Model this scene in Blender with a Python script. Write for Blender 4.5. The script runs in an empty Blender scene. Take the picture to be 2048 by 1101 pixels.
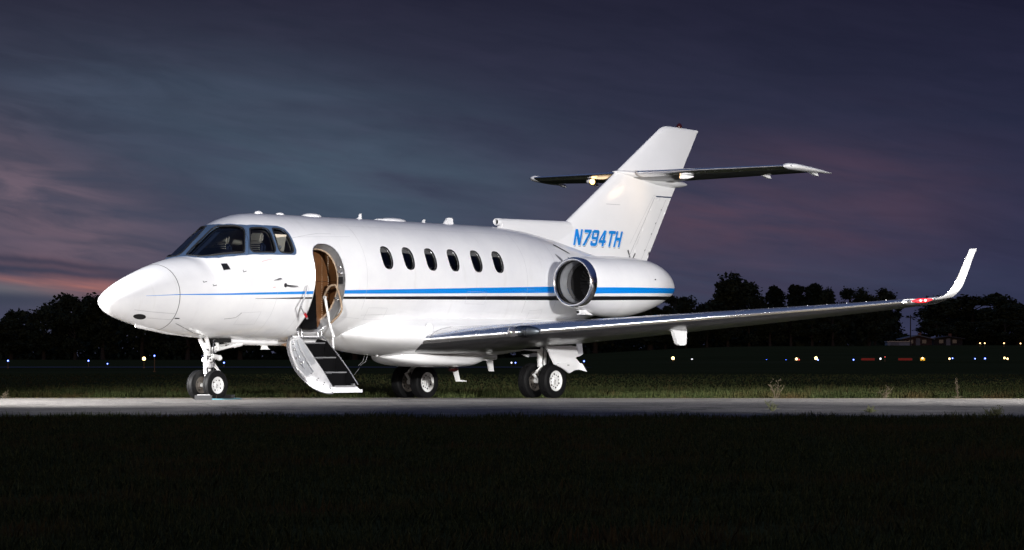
import bpy, bmesh, math, random
import numpy as np
from mathutils import Vector, Matrix
from mathutils.geometry import delaunay_2d_cdt

C = bpy.context.scene.collection
scene = bpy.context.scene
R = math.radians

# ------------------------------------------------------------------ camera, sky, lamps, exposure
CAM_H, D0, X0, TH, FPX = 0.70, 44.5, -4.62, R(51.0), 5870.0
cam = bpy.data.cameras.new('camera')
cam.sensor_fit = 'HORIZONTAL'; cam.sensor_width = 36.0
cam.lens = 36.0 * FPX / 2048.0
cam.shift_y = (712.5 - 550.5) / 2048.0
cam.clip_start = 0.5; cam.clip_end = 6000.0
camo = bpy.data.objects.new('camera', cam); C.objects.link(camo)
camo.location = (0, 0, CAM_H); camo.rotation_euler = (R(90), 0, 0)
scene.camera = camo
scene.view_settings.view_transform = 'Standard'
scene.view_settings.look = 'None'
scene.view_settings.exposure = 0.0
scene.view_settings.gamma = 1.0

def lin(r, g, b):
    f = lambda c: (c/255/12.92) if c/255 <= 0.04045 else ((c/255+0.055)/1.055)**2.4
    return (f(r), f(g), f(b), 1.0)

class NT:
    """small helper for wiring shader nodes"""
    def __init__(self, tree):
        self.t = tree; self.n = tree.nodes; self.l = tree.links
    def new(self, typ, **kw):
        nd = self.n.new(typ)
        for k, v in kw.items(): setattr(nd, k, v)
        return nd
    def put(self, sock, v):
        if isinstance(v, bpy.types.NodeSocket): self.l.new(v, sock)
        else: sock.default_value = v
    def m(self, op, a, b=0.0, c=0.0, clamp=False):
        nd = self.new('ShaderNodeMath', operation=op, use_clamp=clamp)
        for i, v in enumerate((a, b, c)): self.put(nd.inputs[i], v)
        return nd.outputs[0]
    def mix(self, f, a, b, blend='MIX'):
        nd = self.new('ShaderNodeMix', data_type='RGBA', blend_type=blend)
        self.put(nd.inputs[0], f); self.put(nd.inputs[6], a); self.put(nd.inputs[7], b)
        return nd.outputs[2]
    def ramp(self, f, stops, interp='LINEAR'):
        nd = self.new('ShaderNodeValToRGB'); cr = nd.color_ramp; cr.interpolation = interp
        while len(cr.elements) < len(stops): cr.elements.new(0.5)
        for e, (p, c) in zip(cr.elements, stops):
            e.position = p; e.color = c if len(c) == 4 else (c[0], c[1], c[2], 1)
        self.put(nd.inputs[0], f)
        return nd.outputs[0]
    def noise(self, vec, scale, detail=4, rough=0.55, dist=0.0):
        nd = self.new('ShaderNodeTexNoise')
        if vec is not None: self.l.new(vec, nd.inputs['Vector'])
        nd.inputs['Scale'].default_value = scale; nd.inputs['Detail'].default_value = detail
        nd.inputs['Roughness'].default_value = rough; nd.inputs['Distortion'].default_value = dist
        return nd.outputs[0]
    def comb(self, x, y, z):
        nd = self.new('ShaderNodeCombineXYZ')
        for i, v in enumerate((x, y, z)): self.put(nd.inputs[i], v)
        return nd.outputs[0]
    def sep(self, v):
        nd = self.new('ShaderNodeSeparateXYZ'); self.l.new(v, nd.inputs[0]); return nd.outputs

world = bpy.data.worlds.new('World'); scene.world = world
world.use_nodes = True
def build_sky():
    w = NT(world.node_tree); w.n.clear()
    d = w.new('ShaderNodeTexCoord').outputs['Generated']
    x, y, z = w.sep(d)
    az = w.m('ARCTAN2', x, y)                      # 0 straight ahead, positive to the right
    el = w.m('ARCSINE', z)
    # dusk gradient with height
    g = w.ramp(w.m('MULTIPLY', el, 1/0.5, clamp=True), [
        (0.00, lin(72, 76, 98)), (0.05, lin(70, 73, 93)), (0.10, lin(67, 71, 90)), (0.16, lin(56, 60, 78)),
        (0.24, lin(44, 45, 62)), (0.34, lin(40, 41, 58)), (0.60, lin(52, 62, 92)), (1.0, lin(66, 82, 116))])
    # darker and more violet to the right
    fr = w.m('MULTIPLY_ADD', az, 2.7, 0.5, clamp=True)
    g = w.mix(fr, g, w.mix(1.0, g, (0.50, 0.50, 0.68, 1), 'MULTIPLY'))
    # long thin cloud streaks
    def band(sx, sz, seed, scale, det=5, dist=0.6):
        v = w.comb(w.m('MULTIPLY_ADD', az, sx, seed), w.m('MULTIPLY_ADD', el, sz, w.m('MULTIPLY', az, sz*0.16)), seed)
        return w.noise(v, scale, det, 0.55, dist)
    def bump(a0, e0, sa, se, tilt=0.0):
        da = w.m('SUBTRACT', az, a0)
        de = w.m('ADD', w.m('SUBTRACT', el, e0), w.m('MULTIPLY', da, tilt))
        q = w.m('ADD', w.m('POWER', w.m('DIVIDE', da, sa), 2.0), w.m('POWER', w.m('DIVIDE', de, se), 2.0))
        return w.m('EXPONENT', w.m('MULTIPLY', q, -1.0))
    n1 = band(6, 34, 3.1, 1.6); n2 = band(5, 60, 7.7, 1.5); n3 = band(9, 40, 1.3, 2.4)
    sm = lambda v, a, b: w.m('SMOOTHSTEP', v, a, b) if False else w.m('MULTIPLY', w.m('SUBTRACT', v, a), 1.0/(b-a), clamp=True)
    # teal rift
    t = w.m('MULTIPLY', bump(-0.055, 0.062, 0.085, 0.028, 0.20), sm(n1, 0.26, 0.60))
    g = w.mix(w.m('MULTIPLY', t, 0.9), g, lin(74, 91, 108))
    t = w.m('MULTIPLY', bump(-0.13, 0.085, 0.06, 0.014, 0.10), sm(n3, 0.34, 0.62))
    g = w.mix(w.m('MULTIPLY', t, 0.7), g, lin(66, 78, 96))
    t = w.m('MULTIPLY', bump(0.09, 0.022, 0.06, 0.008, 0.0), sm(n2, 0.35, 0.62))
    g = w.mix(w.m('MULTIPLY', t, 0.7), g, lin(58, 74, 98))
    # rosy cloud left
    t = w.m('MULTIPLY', bump(-0.160, 0.046, 0.052, 0.022, 0.42), sm(n3, 0.30, 0.58))
    g = w.mix(w.m('MULTIPLY', t, 0.85), g, lin(114, 98, 110))
    t = w.m('MULTIPLY', bump(-0.152, 0.0245, 0.032, 0.0055, 0.12), sm(n2, 0.36, 0.56))
    g = w.mix(w.m('MULTIPLY', t, 0.95), g, lin(172, 112, 104))
    t = w.m('MULTIPLY', bump(0.082, 0.047, 0.060, 0.021, -0.1), sm(n1, 0.32, 0.60))
    g = w.mix(w.m('MULTIPLY', t, 0.9), g, lin(92, 70, 86))
    # slate bars low on the left
    wav = w.m('MULTIPLY_ADD', w.noise(w.comb(w.m('MULTIPLY', az, 30.0), 2.0, 0.0), 1.0, 4, 0.6), 0.004, -0.002)
    def bar(e0, se, a0, sa, tilt):
        de = w.m('DIVIDE', w.m('ADD', w.m('SUBTRACT', el, e0), w.m('ADD', wav, w.m('MULTIPLY', w.m('SUBTRACT', az, a0), tilt))), se)
        da = w.m('DIVIDE', w.m('SUBTRACT', az, a0), sa)
        return w.m('EXPONENT', w.m('MULTIPLY', w.m('ADD', w.m('POWER', de, 2.0), w.m('POWER', da, 2.0)), -1.0))
    t = w.m('MULTIPLY', bar(0.0220, 0.0030, -0.172, 0.03, 0.10), 0.5)
    g = w.mix(t, g, lin(112, 122, 126))
    t = w.m('MULTIPLY', bar(0.0322, 0.0013, -0.165, 0.06, 0.10), 0.85)
    g = w.mix(t, g, lin(58, 58, 76))
    t = w.m('MULTIPLY', bar(0.0292, 0.0016, -0.165, 0.06, 0.08), 0.95)
    g = w.mix(t, g, lin(54, 58, 78))
    t = w.m('MULTIPLY', bar(0.0385, 0.0011, -0.145, 0.03, 0.05), 0.35)
    g = w.mix(t, g, lin(74, 76, 92))
    t = w.m('MULTIPLY', bump(-0.165, 0.0300, 0.06, 0.0036, 0.08), sm(n2, 0.15, 0.40))
    g = w.mix(w.m('MULTIPLY', t, 0.45), g, lin(70, 70, 88))
    t = w.m('MULTIPLY', bump(-0.165, 0.0190, 0.05, 0.0032, 0.03), sm(n3, 0.18, 0.42))
    g = w.mix(w.m('MULTIPLY', t, 0.9), g, lin(58, 64, 82))
    # general mottling
    g = w.mix(w.m('MULTIPLY', sm(n1, 0.42, 0.75), 0.42), g, w.mix(1.0, g, (0.62, 0.64, 0.72, 1), 'MULTIPLY'))
    g = w.mix(w.m('MULTIPLY', sm(n3, 0.45, 0.72), 0.34), g, w.mix(1.0, g, (1.35, 1.22, 1.25, 1), 'MULTIPLY'))
    n4 = band(16, 95, 5.7, 1.7, 6, 0.9)
    g = w.mix(w.m('MULTIPLY', sm(n4, 0.44, 0.66), 0.20), g, w.mix(1.0, g, (1.32, 1.26, 1.24, 1), 'MULTIPLY'))
    g = w.mix(w.m('MULTIPLY', sm(n4, 0.50, 0.30), 0.20), g, w.mix(1.0, g, (0.72, 0.74, 0.80, 1), 'MULTIPLY'))
    # last daylight low in the sky behind the photographer
    back = w.m('MULTIPLY', sm(w.m('MULTIPLY', y, -1.0), 0.1, 0.9), w.m('EXPONENT', w.m('MULTIPLY', w.m('POWER', w.m('DIVIDE', w.m('SUBTRACT', el, 0.04), 0.16), 2.0), -1.0)))
    g = w.mix(w.m('MULTIPLY', back, 0.85), g, lin(225, 190, 165))
    low = w.m('LESS_THAN', el, -0.01)
    g = w.mix(low, g, lin(14, 15, 18))
    bg = w.new('ShaderNodeBackground'); w.l.new(g, bg.inputs[0]); bg.inputs[1].default_value = 1.0
    w.l.new(bg.outputs[0], w.new('ShaderNodeOutputWorld').inputs[0])
build_sky()

def spot(name, loc, target, watts, half_deg, blend=0.5, radius=0.4, color=(1, 0.985, 0.97), squash=1.0):
    l = bpy.data.lights.new(name, 'SPOT'); l.energy = watts; l.spot_size = R(half_deg*2); l.spot_blend = blend
    l.shadow_soft_size = radius; l.color = color
    o = bpy.data.objects.new(name, l); C.objects.link(o); o.location = loc
    o.rotation_euler = (Vector(target) - Vector(loc)).to_track_quat('-Z', 'Y').to_euler()
    o.scale = (1.0, squash, 1.0)
    return o
# the photographer's flood lamps, out of the picture on the near grass, aimed at the aeroplane above the turf
spot('flood_lamp', (-7.5, 21.0, 5.0), (-3.4, 45.0, 1.7), 20500, 15, 0.7, squash=0.92)
spot('flood_lamp', (9.8, 22.0, 4.2), (1.0, 48.0, 2.2), 27000, 18, 0.7, squash=0.8)
spot('flood_lamp', (8.8, 24.0, 4.0), (7.2, 46.0, 2.0), 13000, 14, 0.7, squash=0.92)
# two more beyond the frame edges, pointed down along the taxiway
spot('flood_lamp', (-15.5, 39.5, 4.5), (-8.4, 42.2, 0.0), 52000, 26, 1.0, squash=0.8)
spot('flood_lamp', (17.5, 41.0, 4.5), (9.6, 43.4, 0.0), 36000, 25, 1.0, squash=0.8)

# ------------------------------------------------------------------ helpers
import math
import numpy as np
# x, top, bottom, height of widest point, half width, upper exponent, lower exponent
ST = np.array([
 (-2.20,1.500,1.500,1.500,0.000,2.0,2.0),
 (-2.17,1.555,1.435,1.500,0.075,2.0,2.0),
 (-2.10,1.618,1.365,1.503,0.148,2.0,2.0),
 (-1.95,1.715,1.288,1.515,0.242,2.0,2.0),
 (-1.70,1.840,1.210,1.540,0.355,2.0,2.0),
 (-1.45,1.942,1.150,1.565,0.448,2.0,2.0),
 (-1.20,2.032,1.098,1.592,0.528,2.0,2.0),
 (-1.05,2.080,1.072,1.615,0.572,2.0,2.0),
 (-0.85,2.135,1.045,1.645,0.632,2.0,2.0),
 (-0.68,2.172,1.023,1.675,0.680,2.05,2.0),
 (-0.54,2.193,1.010,1.697,0.715,2.1,2.0),
 (-0.42,2.262,0.998,1.722,0.750,2.2,2.0),
 (-0.25,2.390,0.986,1.740,0.784,2.28,2.0),
 (-0.10,2.500,0.975,1.760,0.812,2.32,2.0),
 ( 0.11,2.655,0.966,1.790,0.842,2.28,2.0),
 ( 0.28,2.755,0.960,1.815,0.862,2.18,2.0),
 ( 0.45,2.825,0.955,1.840,0.880,2.1,2.0),
 ( 0.70,2.880,0.948,1.870,0.910,2.03,2.0),
 ( 1.00,2.900,0.942,1.900,0.940,2.0,2.0),
 ( 1.50,2.902,0.935,1.918,0.968,2.0,2.0),
 ( 2.00,2.902,0.935,1.920,0.975,2.0,2.0),
 ( 6.50,2.895,0.935,1.920,0.975,2.0,2.0),
 ( 7.20,2.858,0.980,1.930,0.965,2.0,2.0),
 ( 8.00,2.750,1.090,1.945,0.915,2.0,2.0),
 ( 8.50,2.655,1.185,1.950,0.860,2.0,2.0),
 ( 9.00,2.560,1.290,1.950,0.780,2.0,2.0),
 (10.00,2.385,1.530,1.970,0.570,2.0,2.0),
 (11.00,2.220,1.790,2.010,0.300,2.0,2.0),
 (11.50,2.130,1.960,2.045,0.120,2.0,2.0)])
def _pchip(X, Y, x):
    h = np.diff(X); d = np.diff(Y) / h
    m = np.zeros_like(Y)
    for i in range(1, len(X) - 1):
        if d[i-1] * d[i] > 0:
            w1 = 2*h[i] + h[i-1]; w2 = h[i] + 2*h[i-1]
            m[i] = (w1 + w2) / (w1/d[i-1] + w2/d[i])
    m[0] = d[0]; m[-1] = d[-1]
    k = np.clip(np.searchsorted(X, x) - 1, 0, len(X) - 2)
    t = (x - X[k]) / h[k]
    return ((1+2*t)*(1-t)**2*Y[k] + t*(1-t)**2*h[k]*m[k] + t*t*(3-2*t)*Y[k+1] + t*t*(t-1)*h[k]*m[k+1])
def skin(x, ph, off=0.0):
    """fuselage surface: x aft, ph = 0 at the top, 90 degrees at the port side; off = outward offset"""
    x = np.asarray(x, float); ph = np.asarray(ph, float)
    def S(x, ph):
        c = [_pchip(ST[:, 0], ST[:, k], x) for k in range(1, 7)]
        sn, cs = np.sin(ph), np.cos(ph)
        up = cs >= 0
        n = np.where(up, c[4], c[5])
        q = 2.0 / n
        y = c[3] * np.sign(sn) * np.abs(sn)**q
        z = c[2] + np.where(up, c[0] - c[2], c[2] - c[1]) * np.sign(cs) * np.abs(cs)**q
        return np.stack([x, y, z], -1)
    P = S(x, ph)
    e = 2e-3
    a = S(np.clip(x + e, -2.20, 11.5), ph) - S(np.clip(x - e, -2.20, 11.5), ph)
    b = S(x, ph + e) - S(x, ph - e)
    N = np.cross(a, b); L = np.linalg.norm(N, axis=-1, keepdims=True)
    N = N / np.where(L < 1e-12, 1, L)
    return P + off * N, N
def foil(n=24, t=0.12, camber=0.015):
    """closed aerofoil outline, chord 1, from trailing edge over the top to the leading edge and back below"""
    th = np.linspace(0, math.pi, n + 1)
    x = 0.5 * (1 + np.cos(th))
    yt = 5 * t * (0.2969*np.sqrt(x) - 0.126*x - 0.3516*x**2 + 0.2843*x**3 - 0.1036*x**4) + 0.0012 * x
    yc = camber * 4 * x * (1 - x)
    up = np.stack([x, yc + yt], 1); lo = np.stack([x, yc - yt], 1)[::-1][1:]
    return np.concatenate([up, lo], 0)
WING = [  # y, leading edge x, leading edge z, chord, thickness, incidence degrees
 (0.55, 3.70, 0.955, 3.30, 0.135, 2.2),
 (0.95, 3.93, 0.965, 3.12, 0.135, 2.2),
 (1.60, 4.255, 1.020, 2.82, 0.132, 2.4),
 (3.00, 4.955, 1.135, 2.30, 0.130, 2.7),
 (5.00, 5.955, 1.300, 1.72, 0.124, 2.7),
 (7.00, 6.955, 1.465, 1.18, 0.110, 2.0),
 (7.75, 7.33, 1.535, 0.98, 0.100, 1.2)]
def wing_section(st, n=24):
    y, lx, lz, c, t, inc = st
    F = foil(n, t); a = math.radians(inc)
    return [(lx + c*(p*math.cos(a) + q*math.sin(a)), y, lz + c*(q*math.cos(a) - p*math.sin(a))) for p, q in F]
class MB:
    """collects faces; build() links them as ONE mesh object"""
    def __init__(self): self.v = []; self.f = []; self.m = []; self.keep = False
    def add(self, vs, fs, mat=0):
        b = len(self.v); self.v += [tuple(map(float, p)) for p in vs]
        for f in fs: self.f.append(tuple(b + i for i in f)); self.m.append(mat)
    def box(self, c, s, mat=0, rot=None, bev=0.0):
        sx, sy, sz = s[0]/2, s[1]/2, s[2]/2
        if bev > 0:
            bm = bmesh.new(); bmesh.ops.create_cube(bm, size=1.0)
            for v in bm.verts: v.co = Vector((v.co.x*s[0], v.co.y*s[1], v.co.z*s[2]))
            bmesh.ops.bevel(bm, geom=bm.edges[:], offset=bev, segments=2, affect='EDGES')
            bm.verts.index_update()
            P = [v.co.copy() for v in bm.verts]; F = [[v.index for v in f.verts] for f in bm.faces]; bm.free()
        else:
            P = [Vector((x, y, z)) for x in (-sx, sx) for y in (-sy, sy) for z in (-sz, sz)]
            F = [(0, 1, 3, 2), (4, 6, 7, 5), (0, 4, 5, 1), (2, 3, 7, 6), (0, 2, 6, 4), (1, 5, 7, 3)]
        if rot is not None: P = [rot @ p for p in P]
        self.add([(p.x + c[0], p.y + c[1], p.z + c[2]) for p in P], F, mat)
    def tube(self, pts, r, n=10, mat=0, cap=True):
        pts = [Vector(p) for p in pts]; k = len(pts)
        rs = r if isinstance(r, (list, tuple)) else [r]*k
        rings = []; ref = None
        for i, p in enumerate(pts):
            t = (pts[min(i+1, k-1)] - pts[max(i-1, 0)]).normalized()
            if ref is None:
                ref = t.orthogonal().normalized()
            ref = (ref - t*ref.dot(t)).normalized(); b = t.cross(ref)
            rings.append([p + rs[i]*(math.cos(2*math.pi*j/n)*ref + math.sin(2*math.pi*j/n)*b) for j in range(n)])
        self.loft(rings, mat, cap)
    def loft(self, rings, mat=0, cap=True, closed=True):
        n = len(rings[0]); V = [p for r in rings for p in r]; F = []
        for i in range(len(rings)-1):
            for j in range(n if closed else n-1):
                a = i*n + j; b = i*n + (j+1) % n
                F.append((a, b, b+n, a+n))
        if cap:
            F.append(tuple(range(n))[::-1]); F.append(tuple((len(rings)-1)*n + j for j in range(n)))
        self.add(V, F, mat)
    def lathe(self, prof, origin, axis='x', n=32, mat=0, cap=False):
        """prof: (along, radius)"""
        rings = []
        for a, r in prof:
            ring = []
            for j in range(n):
                q = 2*math.pi*j/n; u, w = r*math.cos(q), r*math.sin(q)
                p = {'x': (a, u, w), 'y': (u, a, w), 'z': (u, w, a)}[axis]
                ring.append((origin[0]+p[0], origin[1]+p[1], origin[2]+p[2]))
            rings.append(ring)
        self.loft(rings, mat, cap)
    def ball(self, c, r, mat=0, n=12, m=8):
        rx, ry, rz = r if isinstance(r, (tuple, list)) else (r, r, r)
        rings = []
        for i in range(m+1):
            t = math.pi*(0.001 + 0.998*i/m)
            rings.append([(c[0]+rx*math.sin(t)*math.cos(2*math.pi*j/n), c[1]+ry*math.sin(t)*math.sin(2*math.pi*j/n), c[2]+rz*math.cos(t)) for j in range(n)])
        self.loft(rings, mat, True)
    def prism(self, poly, d, mat=0):
        """flat 3-D polygon made thick along the vector d"""
        n = len(poly); d = Vector(d)
        V = [Vector(p) - d/2 for p in poly] + [Vector(p) + d/2 for p in poly]
        F = [tuple(range(n))[::-1], tuple(range(n, 2*n))] + [(i, (i+1) % n, n+(i+1) % n, n+i) for i in range(n)]
        self.add(V, F, mat)
    def pieces(self, name, mats, parent=None, **kw):
        """build() once for every separate piece"""
        up = list(range(len(self.v)))
        def root(i):
            while up[i] != i: up[i] = up[up[i]]; i = up[i]
            return i
        for f in self.f:
            for i in f[1:]: up[root(i)] = root(f[0])
        groups = {}
        for f, m in zip(self.f, self.m): groups.setdefault(root(f[0]), []).append((f, m))
        for fs in groups.values():
            q = MB(); ids = sorted({i for f, _ in fs for i in f}); at = {i: k for k, i in enumerate(ids)}
            q.v = [self.v[i] for i in ids]; q.f = [tuple(at[i] for i in f) for f, _ in fs]; q.m = [0]*len(fs)
            q.build(name, mats[fs[0][1]] if isinstance(mats, (list, tuple)) else mats, parent, **kw)
    def build(self, name, mats, parent=None, jet=True, sharp=40, normals=None, recalc=True):
        me = bpy.data.meshes.new(name)
        V = [(x, -y, z) for x, y, z in self.v] if jet else self.v      # jet data is written with y to port
        F = [f[::-1] for f in self.f] if jet else self.f
        me.from_pydata(V, [], F)
        for m in (mats if isinstance(mats, (list, tuple)) else [mats]): me.materials.append(m)
        me.polygons.foreach_set('material_index', self.m)
        if recalc:
            bm = bmesh.new(); bm.from_mesh(me); bmesh.ops.recalc_face_normals(bm, faces=bm.faces[:]); bm.to_mesh(me); bm.free()
        me.polygons.foreach_set('use_smooth', [True]*len(me.polygons))
        if normals is not None:
            N = [(a, -b, c) for a, b, c in normals] if jet else normals
            me.normals_split_custom_set_from_vertices(N)
        else: me.set_sharp_from_angle(angle=R(sharp))
        me.update()
        o = bpy.data.objects.new(name, me); C.objects.link(o)
        if parent is not None: o.parent = parent
        return o

def thing(name, label, cat, loc=(0, 0, 0), rz=0.0, group=None):
    o = bpy.data.objects.new(name, None); C.objects.link(o); o.empty_display_size = 0.3
    o.location = loc; o.rotation_euler = (0, 0, rz); o['label'] = label; o['category'] = cat
    if group: o['group'] = group
    return o
def tag(o, label=None, cat=None, group=None, kind=None):
    if label: o['label'] = label
    if cat: o['category'] = cat
    if group: o['group'] = group
    if kind: o['kind'] = kind
    return o
def copy_tree(o, parent=None):
    c = o.copy(); C.objects.link(c)
    if parent is not None: c.parent = parent
    for ch in list(o.children): copy_tree(ch, c)
    return c

# ------------------------------------------------------------------ materials
def mat(name, base, rough=0.5, metal=0.0, coat=0.0, spec=0.5, emit=None, estr=0.0, var=0.0, vscale=6.0, rvar=0.0, bump=0.0, bscale=60.0):
    m = bpy.data.materials.new(name); m.use_nodes = True
    w = NT(m.node_tree); b = m.node_tree.nodes['Principled BSDF']
    base = tuple(base[:3]) + (1,)
    b.inputs['Base Color'].default_value = base
    b.inputs['Roughness'].default_value = rough; b.inputs['Metallic'].default_value = metal
    b.inputs['Coat Weight'].default_value = coat; b.inputs['Coat Roughness'].default_value = 0.06
    b.inputs['Specular IOR Level'].default_value = spec
    if emit: b.inputs['Emission Color'].default_value = tuple(emit[:3]) + (1,); b.inputs['Emission Strength'].default_value = estr
    if var or rvar or bump:
        oc = w.new('ShaderNodeTexCoord').outputs['Object']
        nz = w.noise(oc, vscale, 5, 0.6)
        if var:
            lo = tuple(c*(1-var) for c in base[:3]) + (1,); hi = tuple(min(1, c*(1+var)) for c in base[:3]) + (1,)
            w.l.new(w.ramp(nz, [(0.3, lo), (0.7, hi)]), b.inputs['Base Color'])
        if rvar: w.l.new(w.m('MULTIPLY_ADD', nz, rvar*2, rough - rvar), b.inputs['Roughness'])
        if bump:
            bn = w.new('ShaderNodeBump'); bn.inputs['Strength'].default_value = bump; bn.inputs['Distance'].default_value = 0.01
            w.l.new(w.noise(oc, bscale, 4), bn.inputs['Height']); w.l.new(bn.outputs[0], b.inputs['Normal'])
    return m
WHITE = (0.80, 0.80, 0.81)
BLUE = (0.002, 0.215, 0.70)
def striped(name, bt, bb, kt, kb, xb0, xk0, x1=10.0):
    """white gloss paint with the blue and the black cheat line; tables are (x, z) of stripe edges"""
    m = mat(name, WHITE, 0.28, 0, 0.45)
    w = NT(m.node_tree); b = m.node_tree.nodes['Principled BSDF']
    x, y, z = w.sep(w.new('ShaderNodeTexCoord').outputs['Object'])
    xn = w.m('MULTIPLY', w.m('ADD', x, 2.0), 1.0/12.0, clamp=True)
    edge = lambda T: w.m('MULTIPLY_ADD', w.ramp(xn, [((a+2)/12, ((q-1.5)/0.5,)*3) for a, q in T]), 0.5, 1.5)
    def inside(lo, hi, x0):
        a = w.m('MULTIPLY', w.m('GREATER_THAN', z, edge(lo)), w.m('LESS_THAN', z, edge(hi)))
        a = w.m('MULTIPLY', a, w.m('GREATER_THAN', x, x0))
        return w.m('MULTIPLY', a, w.m('LESS_THAN', x, x1))
    oc = w.new('ShaderNodeTexCoord').outputs['Object']
    dirt = w.ramp(w.noise(oc, 1.4, 6, 0.6), [(0.35, (0.75, 0.75, 0.77)), (0.65, (0.83, 0.83, 0.835))])
    bn = w.new('ShaderNodeBump'); bn.inputs['Strength'].default_value = 0.12; bn.inputs['Distance'].default_value = 0.02
    w.l.new(w.noise(oc, 2.6, 2, 0.4), bn.inputs['Height']); w.l.new(bn.outputs[0], b.inputs['Normal']); w.l.new(bn.outputs[0], b.inputs['Coat Normal'])
    smear = w.noise(w.comb(w.m('MULTIPLY', x, 7.0), y, w.m('MULTIPLY', z, 0.9)), 1.3, 5, 0.65)
    dirt = w.mix(w.ramp(smear, [(0.58, (0, 0, 0)), (0.82, (0.3, 0.3, 0.3))]), dirt, (0.55, 0.53, 0.50, 1))
    c = w.mix(inside(bb, bt, xb0), dirt, BLUE + (1,))
    c = w.mix(inside(kb, kt, xk0), c, (0.006, 0.006, 0.008, 1))
    w.l.new(c, b.inputs['Base Color'])
    return m
M = {}
M['paint'] = striped('white_striped_paint',
    [(-1.64, 1.583), (-1.12, 1.612), (-0.38, 1.632), (1.067, 1.684), (2.05, 1.72), (4.556, 1.793), (7.1, 1.867), (9.5, 1.93)],
    [(-1.64, 1.579), (-1.12, 1.601), (-0.38, 1.610), (1.067, 1.643), (2.06, 1.667), (4.57, 1.712), (7.1, 1.763), (9.5, 1.81)],
    [(0.19, 1.565), (1.1, 1.596), (2.08, 1.621), (4.585, 1.667), (7.13, 1.711), (9.5, 1.75)],
    [(0.19, 1.561), (1.1, 1.572), (2.09, 1.585), (4.6, 1.612), (7.16, 1.64), (9.5, 1.66)], -1.64, 0.2)
M['nacelle'] = striped('white_striped_nacelle_paint',
    [(7.03, 1.841), (9.0, 1.864), (9.9, 1.872)], [(7.03, 1.737), (9.0, 1.774), (9.9, 1.785)],
    [(7.03, 1.691), (8.93, 1.721), (9.9, 1.733)], [(7.03, 1.625), (8.93, 1.657), (9.9, 1.668)], 6.0, 6.0)
M['white'] = mat('white_gloss_paint', WHITE, 0.28, 0, 0.45, var=0.03, vscale=1.5)
M['gear_white'] = mat('white_gear_paint', (0.78, 0.78, 0.77), 0.4, var=0.12, vscale=9)
M['under'] = mat('shaded_grey_underside_paint', (0.028, 0.028, 0.031), 0.3, 0, 0.15, var=0.2, vscale=2.5)  # grey undersides, coloured near black to stand in for their shade
M['chrome'] = mat('polished_metal', (0.82, 0.82, 0.83), 0.26, 1.0, rvar=0.05, vscale=5)
M['chrome_lip'] = mat('polished_intake_lip', (0.80, 0.79, 0.78), 0.14, 1.0, rvar=0.04, vscale=5)
M['satin'] = mat('satin_metal', (0.62, 0.62, 0.63), 0.3, 1.0, rvar=0.08, vscale=12)
M['alu'] = mat('grey_aluminium', (0.42, 0.42, 0.43), 0.38, 0.7, var=0.15, vscale=10)
M['duct'] = mat('grey_duct_lining', (0.33, 0.34, 0.36), 0.42, 0.3, var=0.1, vscale=8)
M['dark_metal'] = mat('dark_metal', (0.05, 0.05, 0.055), 0.35, 0.8)
M['black'] = mat('black_rubber_seal', (0.012, 0.012, 0.013), 0.55)
M['nosing'] = mat('dull_step_edge', (0.22, 0.22, 0.23), 0.5, 0.5)
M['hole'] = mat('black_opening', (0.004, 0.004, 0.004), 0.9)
M['tyre'] = mat('tyre_rubber', (0.005, 0.005, 0.0055), 0.6, spec=0.2, var=0.25, vscale=14, bump=0.15, bscale=90)
M['frame'] = mat('slate_blue_frame_paint', (0.075, 0.125, 0.22), 0.42, 0.15, 0.1, var=0.12, vscale=6)
M['line'] = mat('grey_seam', (0.46, 0.46, 0.48), 0.6)
M['seam_dark'] = mat('dark_seam', (0.05, 0.05, 0.055), 0.6)
M['blue'] = mat('blue_lettering_paint', BLUE, 0.3, 0, 0.3)
M['letter_black'] = mat('black_lettering_paint', (0.02, 0.02, 0.025), 0.35)
M['tan'] = mat('tan_leather_grip', (0.32, 0.23, 0.155), 0.6, var=0.15, vscale=20)
M['brown'] = mat('brown_leather_panel', (0.135, 0.055, 0.017), 0.55, var=0.25, vscale=7, bump=0.1)
M['beige'] = mat('beige_trim', (0.68, 0.60, 0.48), 0.7, var=0.08)
M['seat_blue'] = mat('dark_blue_seat_cover', (0.025, 0.035, 0.075), 0.7)
M['navy'] = mat('navy_glareshield', (0.012, 0.012, 0.028), 0.7)
M['carpet'] = mat('black_carpet', (0.003, 0.003, 0.0035), 0.95, spec=0.1, bump=0.3, bscale=200)
M['red'] = mat('red_plastic', (0.45, 0.01, 0.015), 0.4)
M['redlens'] = mat('dark_red_lens', (0.035, 0.004, 0.004), 0.2, coat=0.3)
M['panel_grey'] = mat('light_grey_panel_paint', (0.46, 0.46, 0.47), 0.4, 0.1, var=0.12, vscale=8)
M['seal_grey'] = mat('grey_door_seal', (0.13, 0.13, 0.14), 0.45, 0.2)
M['pane_dark'] = mat('dark_tinted_pane', (0.014, 0.018, 0.032), 0.06, 0, 0.5)
M['shade'] = mat('grey_window_shade', (0.075, 0.075, 0.075), 0.6)
M['copper'] = mat('tan_cone_paint', (0.42, 0.26, 0.16), 0.5)
M['lens'] = mat('lamp_lens', (0.5, 0.5, 0.52), 0.05, 0.9)
M['nav_red'] = mat('lit_red_lamp', (0.5, 0.02, 0.02), 0.3, emit=(1, 0.22, 0.20), estr=10)
M['red_glow'] = mat('red_lamp_cover', (0.5, 0.02, 0.03), 0.2, emit=(1, 0.012, 0.02), estr=0.45)
M['logo_lit'] = mat('lit_warm_lamp', (1, 0.7, 0.4), 0.3, emit=(1, 0.54, 0.18), estr=5.5)
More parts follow.
